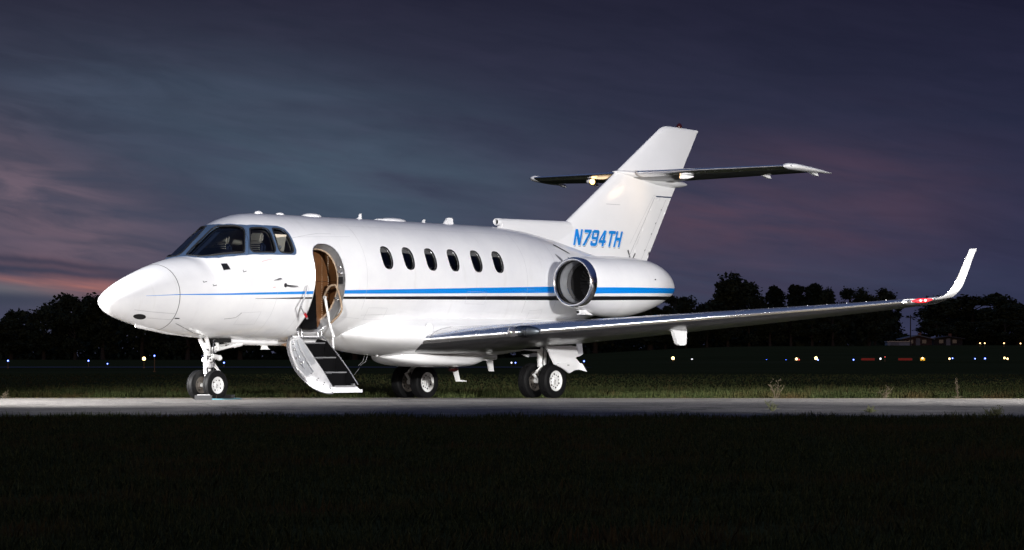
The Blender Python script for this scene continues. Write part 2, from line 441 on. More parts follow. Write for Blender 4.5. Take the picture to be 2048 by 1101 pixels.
def glass(name='clear_cockpit_glass', tint=(0.62, 0.66, 0.69, 1)):
    m = bpy.data.materials.new(name); m.use_nodes = True
    w = NT(m.node_tree); w.n.clear()
    tr = w.new('ShaderNodeBsdfTransparent'); tr.inputs[0].default_value = tint
    gl = w.new('ShaderNodeBsdfGlossy'); gl.inputs['Roughness'].default_value = 0.03
    fr = w.new('ShaderNodeFresnel'); fr.inputs[0].default_value = 1.5
    mx = w.new('ShaderNodeMixShader'); w.l.new(fr.outputs[0], mx.inputs[0]); w.l.new(tr.outputs[0], mx.inputs[1]); w.l.new(gl.outputs[0], mx.inputs[2])
    w.l.new(mx.outputs[0], w.new('ShaderNodeOutputMaterial').inputs[0])
    return m
M['glass'] = glass()
M['tinted'] = glass('tinted_cabin_glass', (0.22, 0.24, 0.29, 1))
# ------------------------------------------------------------------ the setting
def sstep(a, b, x):
    t = np.clip((np.asarray(x, float) - a) / (b - a), 0, 1); return t*t*(3 - 2*t)
def skew(X): return 0.045 * np.asarray(X, float)        # the taxiway runs very slightly askew
def ground_z(X, Y):
    X = np.asarray(X, float); Y = np.asarray(Y, float); q = Y + skew(X)
    near = 0.04 * sstep(33, 44, q)
    far = np.maximum(0.04 - 0.00187 * np.maximum(q - 44.3, 0)**2, -0.045)
    z = np.where(q < 44.3, near, far)
    rise = 3.3 * sstep(230, 720, Y) * sstep(-0.03, 0.09, X / np.maximum(Y, 1.0))
    return z + rise
TAX_NEAR, TAX_FAR = 33.4, 50.7
def sheet(name, xs, ys, zoff, m, follow=True):
    XX, YY = np.meshgrid(xs, ys, indexing='ij')
    Yw = YY - skew(XX) if follow else YY
    Z = ground_z(XX, Yw) + zoff
    if not follow:
        q = YY + skew(XX); Z = Z - 0.03*((q > TAX_NEAR) & (q < TAX_FAR))
    mb = MB(); n, k = XX.shape
    mb.v = [tuple(map(float, p)) for p in zip(XX.ravel(), Yw.ravel(), Z.ravel())]
    mb.f = [(i*k+j, (i+1)*k+j, (i+1)*k+j+1, i*k+j+1) for i in range(n-1) for j in range(k-1)]
    mb.m = [0]*len(mb.f)
    return tag(mb.build(name, m, jet=False, sharp=180, recalc=False), kind='structure')
def turf():
    m = bpy.data.materials.new('dark_turf'); m.use_nodes = True
    w = NT(m.node_tree); b = m.node_tree.nodes['Principled BSDF']
    oc = w.new('ShaderNodeTexCoord').outputs['Object']
    x, y, z = w.sep(oc); big = w.noise(w.comb(w.m('MULTIPLY', x, 0.25), w.m('MULTIPLY', y, 1.3), 0.0), 0.12, 7, 0.7); fine = w.noise(oc, 9.0, 5, 0.7)
    c = w.mix(fine, (0.050, 0.050, 0.016, 1), (0.125, 0.125, 0.04, 1))
    c = w.mix(w.ramp(big, [(0.4, (0, 0, 0)), (0.7, (1, 1, 1))]), c, (0.10, 0.095, 0.04, 1))
    c = w.mix(w.ramp(w.noise(w.comb(w.m('MULTIPLY', x, 0.08), y, 3.0), 0.35, 6, 0.7), [(0.35, (0, 0, 0)), (0.65, (1, 1, 1))]), c, w.mix(1.0, c, (0.45, 0.48, 0.45, 1), 'MULTIPLY'))
    w.l.new(c, b.inputs['Base Color']); b.inputs['Roughness'].default_value = 1.0; b.inputs['Specular IOR Level'].default_value = 0.0
    bn = w.new('ShaderNodeBump'); bn.inputs['Strength'].default_value = 0.4; bn.inputs['Distance'].default_value = 0.03
    w.l.new(fine, bn.inputs['Height']); w.l.new(bn.outputs[0], b.inputs['Normal'])
    return m
def asphalt(name, lo, hi):
    m = bpy.data.materials.new(name); m.use_nodes = True
    w = NT(m.node_tree); b = m.node_tree.nodes['Principled BSDF']
    oc = w.new('ShaderNodeTexCoord').outputs['Object']
    x, y, z = w.sep(oc)
    grain = w.m('MULTIPLY_ADD', w.noise(oc, 110, 2, 0.9), 0.5, w.m('MULTIPLY', w.noise(oc, 22, 3, 0.8), 0.5)); blot = w.noise(oc, 1.1, 6, 0.65)
    streak = w.noise(w.comb(w.m('MULTIPLY', x, 0.12), w.m('MULTIPLY', y, 1.6), 0.0), 1.4, 6, 0.7)
    t = w.m('ADD', w.m('MULTIPLY', blot, 0.45), w.m('MULTIPLY', streak, 0.55))
    c = w.ramp(t, [(0.36, lo), (0.52, tuple((a+b2)/2 for a, b2 in zip(lo, hi))), (0.66, hi)])
    vo = w.new('ShaderNodeTexVoronoi', feature='DISTANCE_TO_EDGE'); vo.inputs['Scale'].default_value = 0.22
    wob = w.new('ShaderNodeVectorMath', operation='ADD'); w.l.new(oc, wob.inputs[0]); w.l.new(w.comb(w.m('MULTIPLY', blot, 2.5), w.m('MULTIPLY', streak, 2.5), 0.0), wob.inputs[1]); w.l.new(wob.outputs[0], vo.inputs['Vector'])
    crack = w.m('LESS_THAN', vo.outputs[0], 0.012)
    c = w.mix(w.m('MULTIPLY', crack, 0.75), c, (0.02, 0.02, 0.02, 1))
    tyre = w.m('EXPONENT', w.m('MULTIPLY', w.m('POWER', w.m('DIVIDE', w.m('SUBTRACT', w.m('ADD', y, w.m('MULTIPLY', x, 0.045)), 41.5), 1.2), 2.0), -1.0))
    c = w.mix(w.m('MULTIPLY', tyre, w.m('MULTIPLY', streak, 0.5)), c, (0.04, 0.04, 0.042, 1))
    c = w.mix(0.75, c, w.ramp(grain, [(0.36, (0.1, 0.1, 0.1)), (0.64, (2.0, 2.0, 2.0))]), 'MULTIPLY')
    w.l.new(c, b.inputs['Base Color']); b.inputs['Roughness'].default_value = 0.85; b.inputs['Specular IOR Level'].default_value = 0.25
    bn = w.new('ShaderNodeBump'); bn.inputs['Strength'].default_value = 0.9; bn.inputs['Distance'].default_value = 0.012
    w.l.new(grain, bn.inputs['Height']); w.l.new(bn.outputs[0], b.inputs['Normal'])
    return m
M['turf'] = turf()
M['asphalt'] = asphalt('worn_asphalt', (0.055, 0.051, 0.048), (0.215, 0.201, 0.190))
M['runway'] = asphalt('far_asphalt', (0.06, 0.06, 0.066), (0.12, 0.12, 0.126))
M['yellow'] = mat('worn_yellow_line', (0.42, 0.30, 0.05), 0.8, var=0.35, vscale=5)
ys = np.concatenate([np.arange(-30, 30, 6), np.arange(30, 56, 0.5), np.arange(56, 240, 8), np.arange(240, 800, 14), np.arange(800, 4200, 200)])
xs = np.concatenate([-np.geomspace(1900, 34, 26), np.arange(-32, 33, 2.0), np.geomspace(34, 1900, 26)])
sheet('ground', xs, ys, -0.012, M['turf'], follow=False)
sheet('taxiway', np.arange(-60, 61, 1.5), np.linspace(TAX_NEAR, TAX_FAR, 42), 0.0, M['asphalt'])
sheet('taxiway_line', np.arange(-60, 61, 1.5), np.linspace(45.42, 45.54, 2), 0.005, M['yellow'])
def runway():
    mb = MB(); xs_ = np.arange(-190, 6, 5.0)
    for i in range(len(xs_)-1):
        a, b = xs_[i], xs_[i+1]
        mb.add([(a, 183, 0), (b, 183, 0), (b, 201, 0), (a, 201, 0)], [(0, 1, 2, 3)])
    mb.v = [(x, y, float(ground_z(x, y)) + 0.02) for x, y, z in mb.v]
    return tag(mb.build('runway', M['runway'], jet=False), kind='structure')
runway()
# ------------------------------------------------------------------ the aeroplane: x aft of the nose gear, y to port, z up
jet = thing('business_jet', 'white twin-engine business jet with blue and black stripe, parked with its cabin door open', 'business jet', (X0, D0, 0), TH)

def pip(P, poly):
    P = np.asarray(P); poly = np.asarray(poly); inside = np.zeros(len(P), bool); j = len(poly) - 1
    for i in range(len(poly)):
        xi, yi = poly[i]; xj, yj = poly[j]
        c = ((yi > P[:, 1]) != (yj > P[:, 1])) & (P[:, 0] < (xj-xi)*(P[:, 1]-yi)/(yj-yi+1e-12) + xi)
        inside ^= c; j = i
    return inside
KD = 0.0168      # metres per degree round the barrel, for well shaped triangles
def dense(poly, step):
    out = []
    for i, p in enumerate(poly):
        q = poly[(i+1) % len(poly)]; L = math.hypot(q[0]-p[0], q[1]-p[1]); n = max(1, int(math.ceil(L/step)))
        out += [(p[0]+(q[0]-p[0])*k/n, p[1]+(q[1]-p[1])*k/n) for k in range(n)]
    return out
def tri2d(outer, holes, dx, dy):
    """triangles of a flat region with holes and a lattice of inner points"""
    outer = np.array(outer); x0, y0 = outer.min(0); x1, y1 = outer.max(0)
    gx = np.arange(x0 + dx*0.5, x1, dx); gy = np.arange(y0 + dy*0.5, y1, dy)
    G = np.stack(np.meshgrid(gx, gy, indexing='ij'), -1).reshape(-1, 2)
    keep = pip(G, outer)
    for h in holes: keep &= ~pip(G, h)
    G = G[keep]
    loops = [outer] + [np.array(h) for h in holes]
    B = np.concatenate(loops)
    d = np.full(len(G), 1e9)
    for k in range(0, len(G), 4000):
        d[k:k+4000] = np.sqrt(((G[k:k+4000, None, :] - B[None])**2).sum(-1)).min(1)
    G = G[d > min(dx, dy)*0.3]
    P = np.concatenate([B, G]); E = []; b = 0
    for L in loops:
        n = len(L); E += [(b+i, b+(i+1) % n) for i in range(n)]; b += n
    r = delaunay_2d_cdt([Vector((float(p[0]), float(p[1]))) for p in P], E, [], 0, 1e-6)
    V = np.array([(v.x, v.y) for v in r[0]]); T = [t for t in r[2]]
    cen = np.array([V[t].mean(0) for t in T])
    ok = pip(cen, outer)
    for h in holes: ok &= ~pip(cen, h)
    return V, [t for t, k in zip(T, ok) if k]
def sc(poly): return [(a, b*KD) for a, b in poly]
def smooth3(P, k=5):
    P = np.array(P); t = np.arange(len(P), dtype=float); q = np.linspace(0, len(P)-1, (len(P)-1)*k+1)
    return [tuple(r) for r in np.stack([_pchip(t, P[:, a], q) for a in range(3)], 1)]
def skin_patch(name, outer, holes, off, mats, parent, dx=0.06, dd=3.0, step=0.05, smooth_normals=True, thick=0.0):
    """piece of the fuselage skin: outlines are (x, degrees round from the top)"""
    o = dense(sc(outer), step); hs = [dense(sc(h), step) for h in holes]
    V, T = tri2d(o, hs, dx, dd*KD)
    ph = np.radians(V[:, 1]/KD)
    P, N = skin(V[:, 0], ph, off)
    mb = MB(); mb.add(P, T)
    if thick:
        for loop in [o] + hs:
            L = np.array(loop); a = skin(L[:, 0], np.radians(L[:, 1]/KD), off)[0]; b = skin(L[:, 0], np.radians(L[:, 1]/KD), off - thick)[0]
            n = len(L); mb.add(list(a) + list(b), [(i, (i+1) % n, n+(i+1) % n, n+i) for i in range(n)])
        return mb.build(name, mats, parent)
    return mb.build(name, mats, parent, normals=list(map(tuple, N)) if smooth_normals else None, recalc=False)
def skin_line(pts, width=0.006, off=0.003, mb=None, mat=0, step=0.05):
    """thin seam drawn on the skin along (x, degrees) points"""
    mb = mb or MB(); P = []
    for p, q in zip(pts[:-1], pts[1:]):
        n = max(1, int(math.hypot(q[0]-p[0], (q[1]-p[1])*KD)/step)); P += [(p[0]+(q[0]-p[0])*k/n, p[1]+(q[1]-p[1])*k/n) for k in range(n)]
    P.append(pts[-1]); P = np.array(P)
    S, N = skin(P[:, 0], np.radians(P[:, 1]), off)
    T = np.gradient(S, axis=0); W = np.cross(T, N); W /= np.linalg.norm(W, axis=1, keepdims=True) + 1e-9
    a, b = S + W*width/2, S - W*width/2; n = len(S)
    mb.add(list(a) + list(b), [(i, i+1, n+i+1, n+i) for i in range(n-1)], mat)
    return mb
def rim_strip(loop, o0, o1, mb, mat=0):
    L = np.array(loop); n = len(L)
    a = skin(L[:, 0], np.radians(L[:, 1]), o0)[0]; b = skin(L[:, 0], np.radians(L[:, 1]), o1)[0]
    mb.add(list(a) + list(b), [(i, (i+1) % n, n+(i+1) % n, n+i) for i in range(n)], mat)
def chaikin(p, k=2, keep=()):
    for _ in range(k):
        q = []
        for i in range(len(p)):
            a, b = p[i], p[(i+1) % len(p)]
            q += [(a[0]*.75+b[0]*.25, a[1]*.75+b[1]*.25), (a[0]*.25+b[0]*.75, a[1]*.25+b[1]*.75)]
        p = q
    return p
mirror = lambda P: [(a, -b) for a, b in P][::-1]
def oval(cx, cd, rx, rd, n=32, e=2.6):
    return [(cx + rx*math.copysign(abs(math.cos(t))**(2/e), math.cos(t)), cd + rd*math.copysign(abs(math.sin(t))**(2/e), math.sin(t))) for t in [2*math.pi*i/n for i in range(n)]]

# openings, port side outlines
W1 = chaikin([(-0.462, 1.0), (-0.18, 1.2), (0.125, 1.6), (0.150, 12), (0.262, 26), (0.288, 32), (0.255, 37), (0.142, 46.6), (0.070, 56.5), (0.028, 59), (-0.115, 52.5), (-0.303, 42.2), (-0.417, 31.2), (-0.485, 18.6), (-0.497, 5.0)], 2)
W0 = mirror([(a, b if b > 8 else b + 5.5) for a, b in W1])
W2 = chaikin([(0.360, 37.0), (0.39, 35.4), (0.468, 36.7), (0.628, 39.4), (0.682, 42.0), (0.676, 48), (0.648, 57), (0.640, 64), (0.60, 66.6), (0.55, 66.2), (0.228, 63.2), (0.172, 60.0), (0.188, 54.1)], 2)
W3 = chaikin([(0.765, 42.6), (0.795, 40.8), (0.919, 42.2), (0.99, 44.9), (1.003, 51), (0.997, 60), (0.990, 66.2), (0.945, 68.4), (0.885, 68.4), (0.73, 67.2), (0.695, 64), (0.710, 56)], 2)
FRAME_HALF = [(-0.543, 0), (-0.541, 6), (-0.52, 20), (-0.446, 34), (-0.332, 45.4), (-0.138, 55.8), (0.079, 62.8), (0.365, 67.2), (0.645, 69.0), (0.985, 70.3), (1.028, 69.0), (1.049, 65.9), (1.055, 57.4), (1.056, 48.4), (1.028, 41.6), (0.925, 38.1), (0.645, 35.6), (0.388, 29.8), (0.279, 22.1), (0.190, 8.8), (0.183, 0)]
FRAME = FRAME_HALF + [(a, -b) for a, b in FRAME_HALF[-2:0:-1]]
DOOR = chaikin([(1.36, 72), (1.40, 64.5), (1.50, 60.2), (1.63, 58.6), (1.76, 59.2), (1.87, 62.4), (1.95, 69), (2.00, 80), (2.03, 92), (2.035, 104), (2.03, 118), (2.01, 130), (1.97, 140.5), (1.90, 146.8), (1.80, 148.4), (1.60, 148.2), (1.42, 147.6), (1.36, 144), (1.355, 120), (1.36, 96)], 2)
WIN_X = [3.075, 3.597, 4.142, 4.702, 5.290, 5.843]
WINS = [oval(x, 69.9, 0.128, 11.4) for x in WIN_X]
panes = [W1, W2, W3, DOOR] + WINS
holes = [W0, W1, W2, W3, DOOR] + WINS + [mirror(p) for p in (W2, W3)] + [mirror(p) for p in WINS]
XR = -1.12
outer = [(XR, -180), (11.5, -180), (11.5, 180), (XR, 180)]
fus = skin_patch('fuselage', outer, holes, 0.0, [M['paint']], jet, dx=0.055, dd=3.0, step=0.055)
# radome: a lathed grid of its own
def radome():
    xs_ = np.concatenate([-2.2 + 0.25*np.linspace(0.02, 1, 16)**2, np.linspace(-1.93, XR, 26)]); ph = np.radians(np.linspace(-180, 180, 97))[:-1]
    XX, PP = np.meshgrid(xs_, ph, indexing='ij'); P, N = skin(XX, PP)
    mb = MB(); n = len(ph); mb.loft([list(r) for r in P], 0, False)
    mb.add([tuple(p) for p in P[0]], [tuple(range(n))])
    return mb.build('radome', M['paint'], jet, sharp=60)
rad = radome()
skin_patch('nose_light_window', oval(-1.645, 140, 0.098, 9.0, 28, 2.0), [], 0.004, M['hole'], rad, dx=0.03, dd=1.5)
mb = skin_line([(XR, a) for a in range(-176, 178, 3)], 0.010, 0.002)
skin_line([(-1.78, 121), (-1.5, 122), (XR-0.02, 122)], 0.006, 0.003, mb, 1); skin_line([(-1.52, 139), (XR-0.01, 134)], 0.006, 0.003, mb, 1)
mb.pieces('panel_seam', [M['seam_dark'], M['line']], rad)
mb = MB(); q = [tuple(np.array(skin(-1.55, R(180))[0]) + (0, 0, 0)), ]
def keel(name, pts, w, parent=jet, m='white'):
    """slim canoe-shaped fairing under the belly: (x, bottom z, half width)"""
    mb = MB(); rings = []
    for x, z, hw in pts:
        top = float(skin(x, math.pi)[0][2]) + 0.05; h = max(top - z, 0.02)
        rings.append([(x, hw*math.sin(t), z + h*0.5 - h*0.5*math.cos(t)) for t in [2*math.pi*k/20 for k in range(20)]])
    mb.loft(rings); return mb.build(name, M[m], parent)
keel('nose_strake', [(-1.50, 1.12, 0.01), (-1.38, 1.10, 0.05), (-1.2, 1.075, 0.07), (-0.9, 1.03, 0.06), (-0.4, 0.985, 0.04), (0.0, 0.97, 0.02)], 0)
keel('belly_keel', [(0.40, 0.90, 0.07), (0.42, 0.872, 0.085), (1.0, 0.862, 0.085), (2.6, 0.857, 0.085), (2.95, 0.862, 0.06), (3.2, 0.872, 0.015)], 0)
mb = MB(); mb.lathe([(0, 0.004), (0.1, 0.028), (0.22, 0.045), (0.38, 0.05), (0.39, 0.0)], (1.5, 0.12, 0.875)); mb.build('cone_antenna', M['copper'], jet)

# seams and small marks on the skin
mb = MB()
skin_line([(-1.02, 142), (-0.55, 160), (-0.2, 168)], 0.008, 0.003, mb, 0)
skin_line([(1.02, 53.5), (1.7, 46.5), (2.0, 46.5)], 0.006, 0.002, mb, 1); skin_line([(1.15, 52), (2.4, 49)], 0.004, 0.002, mb, 1)
skin_line([(2.6, 126), (3.4, 124)], 0.005, 0.002, mb, 1); skin_line([(-0.25, 130), (-0.05, 128), (0.02, 122)], 0.006, 0.003, mb, 0)
for (x, d) in ((-0.73, 73), (-0.58, 82), (-0.05, 76)):
    skin_line([(x, d), (x + 0.006, d + 2.6)], 0.010, 0.003, mb, 0); skin_line([(x, d + 2.6), (x + 0.06, d + 2.6)], 0.010, 0.003, mb, 0)
for x in (0.62, 1.18):
    skin_line([(x, a) for a in range(75, 165, 4)], 0.0035, 0.0015, mb, 1)
for x0_, x1_, d0_, d1_ in ((2.7, 3.15, 118, 131), (5.0, 5.5, 100, 112), (0.0, 0.4, 122, 138), (6.75, 7.1, 118, 128)): skin_line([(x0_, d0_), (x1_, d0_), (x1_, d1_), (x0_, d1_), (x0_, d0_)], 0.0035, 0.0015, mb, 1)
for x in (2.55, 6.55, 7.4): skin_line([(x, a) for a in range(-120, 122, 4)], 0.004, 0.0015, mb, 1)
skin_line([(2.3, 33), (7.0, 33)], 0.004, 0.0015, mb, 1); skin_line([(2.1, 128), (2.6, 130)], 0.004, 0.0015, mb, 1)
skin_line([(0.55, 64), (0.60, 72)], 0.004, 0.002, mb, 0) if False else None
for k in range(9): skin_line([(0.33 + 0.022*k, 73.2 - 0.1*k), (0.343 + 0.022*k, 73.1 - 0.1*k)], 0.012, 0.002, mb, 2)
for k in range(5): skin_line([(0.515 + 0.011*k, 97.2), (0.521 + 0.011*k, 97.2)], 0.020, 0.002, mb, 2)
mb.pieces('panel_seam', [M['seam_dark'], M['line'], mat('faded_red_marking', (0.6, 0.28, 0.30), 0.5)], fus)
skin_patch('static_port_plate', [(-0.36, 55.1), (-0.275, 59.9), (-0.255, 70.0), (-0.366, 66.6)], [], 0.004, M['dark_metal'], fus, 0.03, 2)
skin_patch('data_plate', [(-1.10, 130.2), (-1.02, 130.0), (-1.02, 132.0), (-1.10, 132.4)], [], 0.004, M['dark_metal'], fus, 0.03, 2)
def pitot(name, x, d, swing):
    p, n = skin(x, R(d)); p = Vector(p); n = Vector(n); mb = MB()
    mb.ball(p, (0.035, 0.012, 0.035), 0)
    tip = p + n*0.09 + Vector((0.02, 0, 0)); mb.tube([p, p + n*0.06, tip, tip + Vector((swing, 0, -0.005))], [0.014, 0.012, 0.011, 0.006], 8)
    return mb.build(name, M['dark_metal'], fus)
pitot('pitot_probe', 0.76, 96.3, 0.17); 
p_, n_ = skin(0.60, R(90)); p_ = Vector(p_)
mb = MB(); mb.tube([p_ + Vector((-0.12, 0.04, -0.02)), p_ + Vector((0, 0.05, 0.012)), p_ + Vector((0.07, 0.02, 0.012))], [0.004, 0.014, 0.007], 8); mb.build('pitot_probe', M['alu'], fus)

# windscreen frame and panes
fr = skin_patch('windscreen_frame', FRAME, [W0, W1, W2, W3, mirror(W2), mirror(W3)], 0.005, M['frame'], jet, dx=0.035, dd=2.0, step=0.03, thick=0.03)
def gasket(loop, parent, o=0.0075, wid=0.012):
    """black sealing bead round a pane"""
    L = np.array(loop); P = skin(L[:, 0], np.radians(L[:, 1]), o)[0]
    mb = MB(); mb.tube(list(P) + [P[0], P[1]], wid, 6, 0, False); rim_strip(loop, 0.0, -0.045, mb)
    return mb.build('window_seal', M['black'], parent, sharp=80)
def rivets(parent):
    mb = MB()
    for poly, off in ((W1, 1.0),):
        L = dense(sc(poly), 0.06); cx = sum(a for a, b in L)/len(L); cy = sum(b for a, b in L)/len(L)
        for a, b in L:
            d = math.hypot(a-cx, b-cy); a2, b2 = a + (a-cx)/d*0.032, b + (b-cy)/d*0.032
            if b2 < 0.02: continue
            p, n = skin(a2, R(b2/KD), 0.006); mb.ball(p, 0.0055, 0, 6, 4)
    return mb.pieces('rivet', M['seam_dark'], parent)
rivets(fr)
for i, wl in enumerate([W1, W2, W3, W0, mirror(W2), mirror(W3)]):
    pn = skin_patch('cockpit_window', wl, [], -0.012, M['glass'], jet, 0.05, 3)
    gasket(wl, pn)
mb = skin_line([(0.26, 24), (0.235, 44), (0.115, 62.5)], 0.008, 0.0065); 
mb.pieces('panel_seam', M['black'], fr)
# wiper arm along the foot of the windscreen
L = [skin(x, R(d), 0.02)[0] for x, d in ((-0.50, 22), (-0.40, 33), (-0.27, 43), (-0.08, 53), (0.02, 57.5))]
mb = MB(); mb.tube(L, 0.007, 6); mb.build('wiper', M['black'], fr)

# cabin windows: a dark rim with a fine bright bead, pane and drawn shade
for sgn in (1, -1):
    for i, wl in enumerate(WINS):
        loop = wl if sgn > 0 else mirror(wl)
        mb = MB(); rim_strip(loop, 0.001, -0.05, mb, 0)
        cx, cd = WIN_X[i], 69.9*sgn
        inn = [(cx + (a-cx)*0.87, cd + (b-cd)*0.93) for a, b in loop]
        L = np.array(loop); n = len(L); a = skin(L[:, 0], np.radians(L[:, 1]), -0.022)[0]; I = np.array(inn); b = skin(I[:, 0], np.radians(I[:, 1]), -0.026)[0]
        mb.add(list(a) + list(b), [(k, (k+1) % n, n+(k+1) % n, n+k) for k in range(n)], 0)
        B = skin(I[:, 0], np.radians(I[:, 1]), -0.022)[0]; mb.tube(list(B) + [B[0], B[1]], 0.002, 5, 1, False)
        wo = mb.build('cabin_window', [M['black'], M['alu']], jet)
        skin_patch('pane', loop, [], -0.040, M['tinted'], wo, 0.05, 3)
        cut = cd - sgn*(11.4*0.93 - 4.6)
        top = [(p[0], p[1]) for p in inn if (p[1]-cut)*sgn < 0]
        if len(top) > 3:
            top.sort(key=lambda p: p[0])
            skin_patch('window_shade', [(top[0][0], cut)] + top + [(top[-1][0], cut)], [], -0.034, M['shade'], wo, 0.03, 2)
# ------------------------------------------------------------------ cabin and cockpit behind the openings
lin_holes = [[(a, b) for a, b in h] for h in holes]
skin_patch('cabin_lining', [(-0.9, -179.9), (7.0, -179.9), (7.0, 179.9), (-0.9, 179.9)], lin_holes, -0.06, M['beige'], jet, 0.07, 3.5, 0.07)
mb = MB(); mb.box((3.4, 0, 1.12), (6.4, 0.9, 0.03)); mb.build('cabin_floor', M['carpet'], jet)
for x, m_ in ((3.55, 'beige'), (4.62, 'brown'), (5.0, 'brown'), (5.9, 'seat_blue')):
    for y in (0.52, -0.52):
        mb = MB(); mb.box((x, y, 1.40), (0.50, 0.50, 0.16), 0, None, 0.05); mb.box((x + 0.24, y, 1.80), (0.13, 0.48, 0.80), 0, Matrix.Rotation(R(10), 3, 'Y'), 0.05); cs = mb.build('cabin_seat', M[m_], jet)
        mb = MB(); mb.box((x, y - math.copysign(0.28, y), 1.58), (0.44, 0.07, 0.10), 0, None, 0.03); mb.build('armrest', M['tan'], cs)
# galley panel opposite the door, leather with a stitched seam
mb = MB(); mb.box((2.17, 0.50, 1.93), (1.22, 0.04, 1.56), 0)
for z in np.arange(1.2, 2.7, 0.035): mb.box((2.13, 0.524, z), (0.006, 0.010, 0.016), 1); mb.box((1.99, 0.524, z), (0.003, 0.008, 0.012), 1)
mb.box((2.32, 0.522, 1.86), (0.9, 0.006, 0.006), 2); mb.box((2.44, 0.53, 2.05), (0.12, 0.03, 0.18), 2); mb.prism([(1.50, 0.55, 1.12), (1.84, 0.55, 1.12), (1.82, 0.55, 1.35), (1.80, 0.55, 1.70), (1.79, 0.55, 1.95), (1.50, 0.55, 1.95)], (0, 0.03, 0), 2)
mb.build('galley_panel', [M['brown'], M['beige'], M['carpet']], jet)
def section_panel(name, x, m, y0=-9.0):
    q = np.radians(np.linspace(-180, 180, 73)[:-1]); P = skin(np.full(72, x), q, -0.075)[0]
    mb = MB(); mb.prism([(x, max(float(p[1]), y0), float(p[2])) for p in P], (0.03, 0, 0)); return mb.build(name, M[m], jet)
section_panel('cockpit_bulkhead', 1.14, 'beige', 0.25)
section_panel('cabin_bulkhead', 2.80, 'brown')
mb = MB(); mb.ball((1.75, 0.35, 1.22), (0.12, 0.1, 0.12), 0); mb.build('jump_seat', M['tan'], jet)
# cockpit: glareshield, instrument panel, seats, side panel
mb = MB()
prof = [(-0.50, 2.16), (-0.30, 2.25), (-0.02, 2.345), (0.14, 2.34), (0.15, 2.26), (0.10, 1.9), (-0.5, 1.9)]
rings = [[(max(x, -0.50 + 0.62*(abs(y)/0.68)**2.5), y*(0.97 if z > 2.0 else 0.9), z - 0.16*(abs(y)/0.75)**2) for x, z in prof] for y in (-0.62, -0.55, -0.4, -0.15, 0.15, 0.4, 0.55, 0.62)]
mb.loft(rings, 0); mb.build('glareshield', M['navy'], jet)
for d0, d1 in ((2.0, 7.5), (-14, -8.5)):
    skin_patch('windscreen_pillar', [(-0.40, d0), (0.10, d0), (0.12, d1), (-0.40, d1)], [], -0.075, mat('pale_grey_trim', (0.78, 0.77, 0.72), 0.7), jet, 0.05, 2)
for y in (0.36, -0.36):
    s = None
    mb = MB(); mb.box((0.62, y, 2.12), (0.10, 0.42, 0.62), 0, Matrix.Rotation(R(12), 3, 'Y'), 0.04); s = mb.build('cockpit_seat', M['seat_blue'], jet)
    mb = MB(); mb.box((0.70, y, 2.50), (0.08, 0.26, 0.16), 0, Matrix.Rotation(R(12), 3, 'Y'), 0.03); mb.build('headrest', M['beige'], s)
    mb = MB(); mb.box((0.42, y, 1.80), (0.46, 0.44, 0.14), 0, None, 0.04); mb.build('seat_cushion', M['brown'], s)
    mb = MB()
    for k in range(9): mb.box((0.585, y, 2.20 + 0.03*k), (0.012, 0.34, 0.012), 0, Matrix.Rotation(R(12), 3, 'Y'))
    mb.build('seat_webbing', M['beige'], s)
mb = MB(); mb.box((0.30, -0.1, 2.62), (0.35, 0.5, 0.06), 0, Matrix.Rotation(R(-10), 3, 'Y'), 0.02); mb.build('overhead_panel', M['navy'], jet)
mb = MB(); mb.box((0.86, 0.66, 2.36), (0.24, 0.03, 0.40), 0, Matrix.Rotation(R(-14), 3, 'X')); mb.box((0.80, 0.685, 2.47), (0.16, 0.02, 0.16), 1, Matrix.Rotation(R(-14), 3, 'X')); mb.ball((0.87, 0.69, 2.36), 0.028, 1)
mb.build('side_console', [M['beige'], M['alu']], jet)
# door jamb
mb = MB(); rim_strip(DOOR, 0.0, -0.15, mb, 0)
jamb = mb.build('door_jamb', M['alu'], jet, sharp=60)
L = np.array(DOOR); P = skin(L[:, 0], np.radians(L[:, 1]), -0.15)[0]; mb = MB(); mb.tube(list(P)+[P[0], P[1]], 0.014, 6, 0, False)
mb.build('edge_trim', M['tan'], jamb)
P = skin(L[:, 0], np.radians(L[:, 1]), 0.002)[0]; mb = MB(); mb.tube(list(P)+[P[0], P[1]], 0.007, 6, 0, False); mb.build('door_seal', M['satin'], jamb)
mb = MB()
for d, sz in ((74, 0.035), (80, 0.04), (86, 0.035), (112, 0.03), (134, 0.03)):
    p = Vector(skin(2.015, R(d), -0.07)[0]); mb.ball(p, (0.03, 0.04, sz), 0); mb.box(p + Vector((-0.01, -0.04, 0.02)), (0.05, 0.03, 0.03), 0)
mb.pieces('latch', M['satin'], jamb)
p = Vector(skin(2.02, R(93), -0.075)[0]); mb = MB(); mb.box(p + Vector((0.0, 0, 0)), (0.02, 0.09, 0.11)); mb.build('latch_box', M['black'], jamb)

# ------------------------------------------------------------------ airstair door, hinged down
DY = [(0.484, 1.012), (0.415, 0.965), (0.389, 0.884), (0.406, 0.77), (0.467, 0.632), (0.536, 0.518), (0.63, 0.418), (0.742, 0.331), (0.913, 0.231), (1.083, 0.170), (1.253, 0.140), (1.330, 0.140)]
def inset(P, d):
    out = []
    for i, p in enumerate(P):
        a = Vector(P[max(i-1, 0)]); b = Vector(P[min(i+1, len(P)-1)]); t = (b-a).normalized(); n = Vector((-t.y, t.x)); out.append((p[0]+n.x*d, p[1]+n.y*d))
    return out
DI = inset(DY, 0.045)
XD0, XD1 = 1.36, 2.035
mb = MB(); DYs = [(b, c) for a, b, c in smooth3([(0, y, z) for y, z in DY])]; ring = DYs + inset(DYs, 0.045)[::-1]
mb.loft([[(x, y, z) for y, z in ring] for x in (XD0, XD1)], 0)
door = mb.build('airstair_door', M['white'], jet)
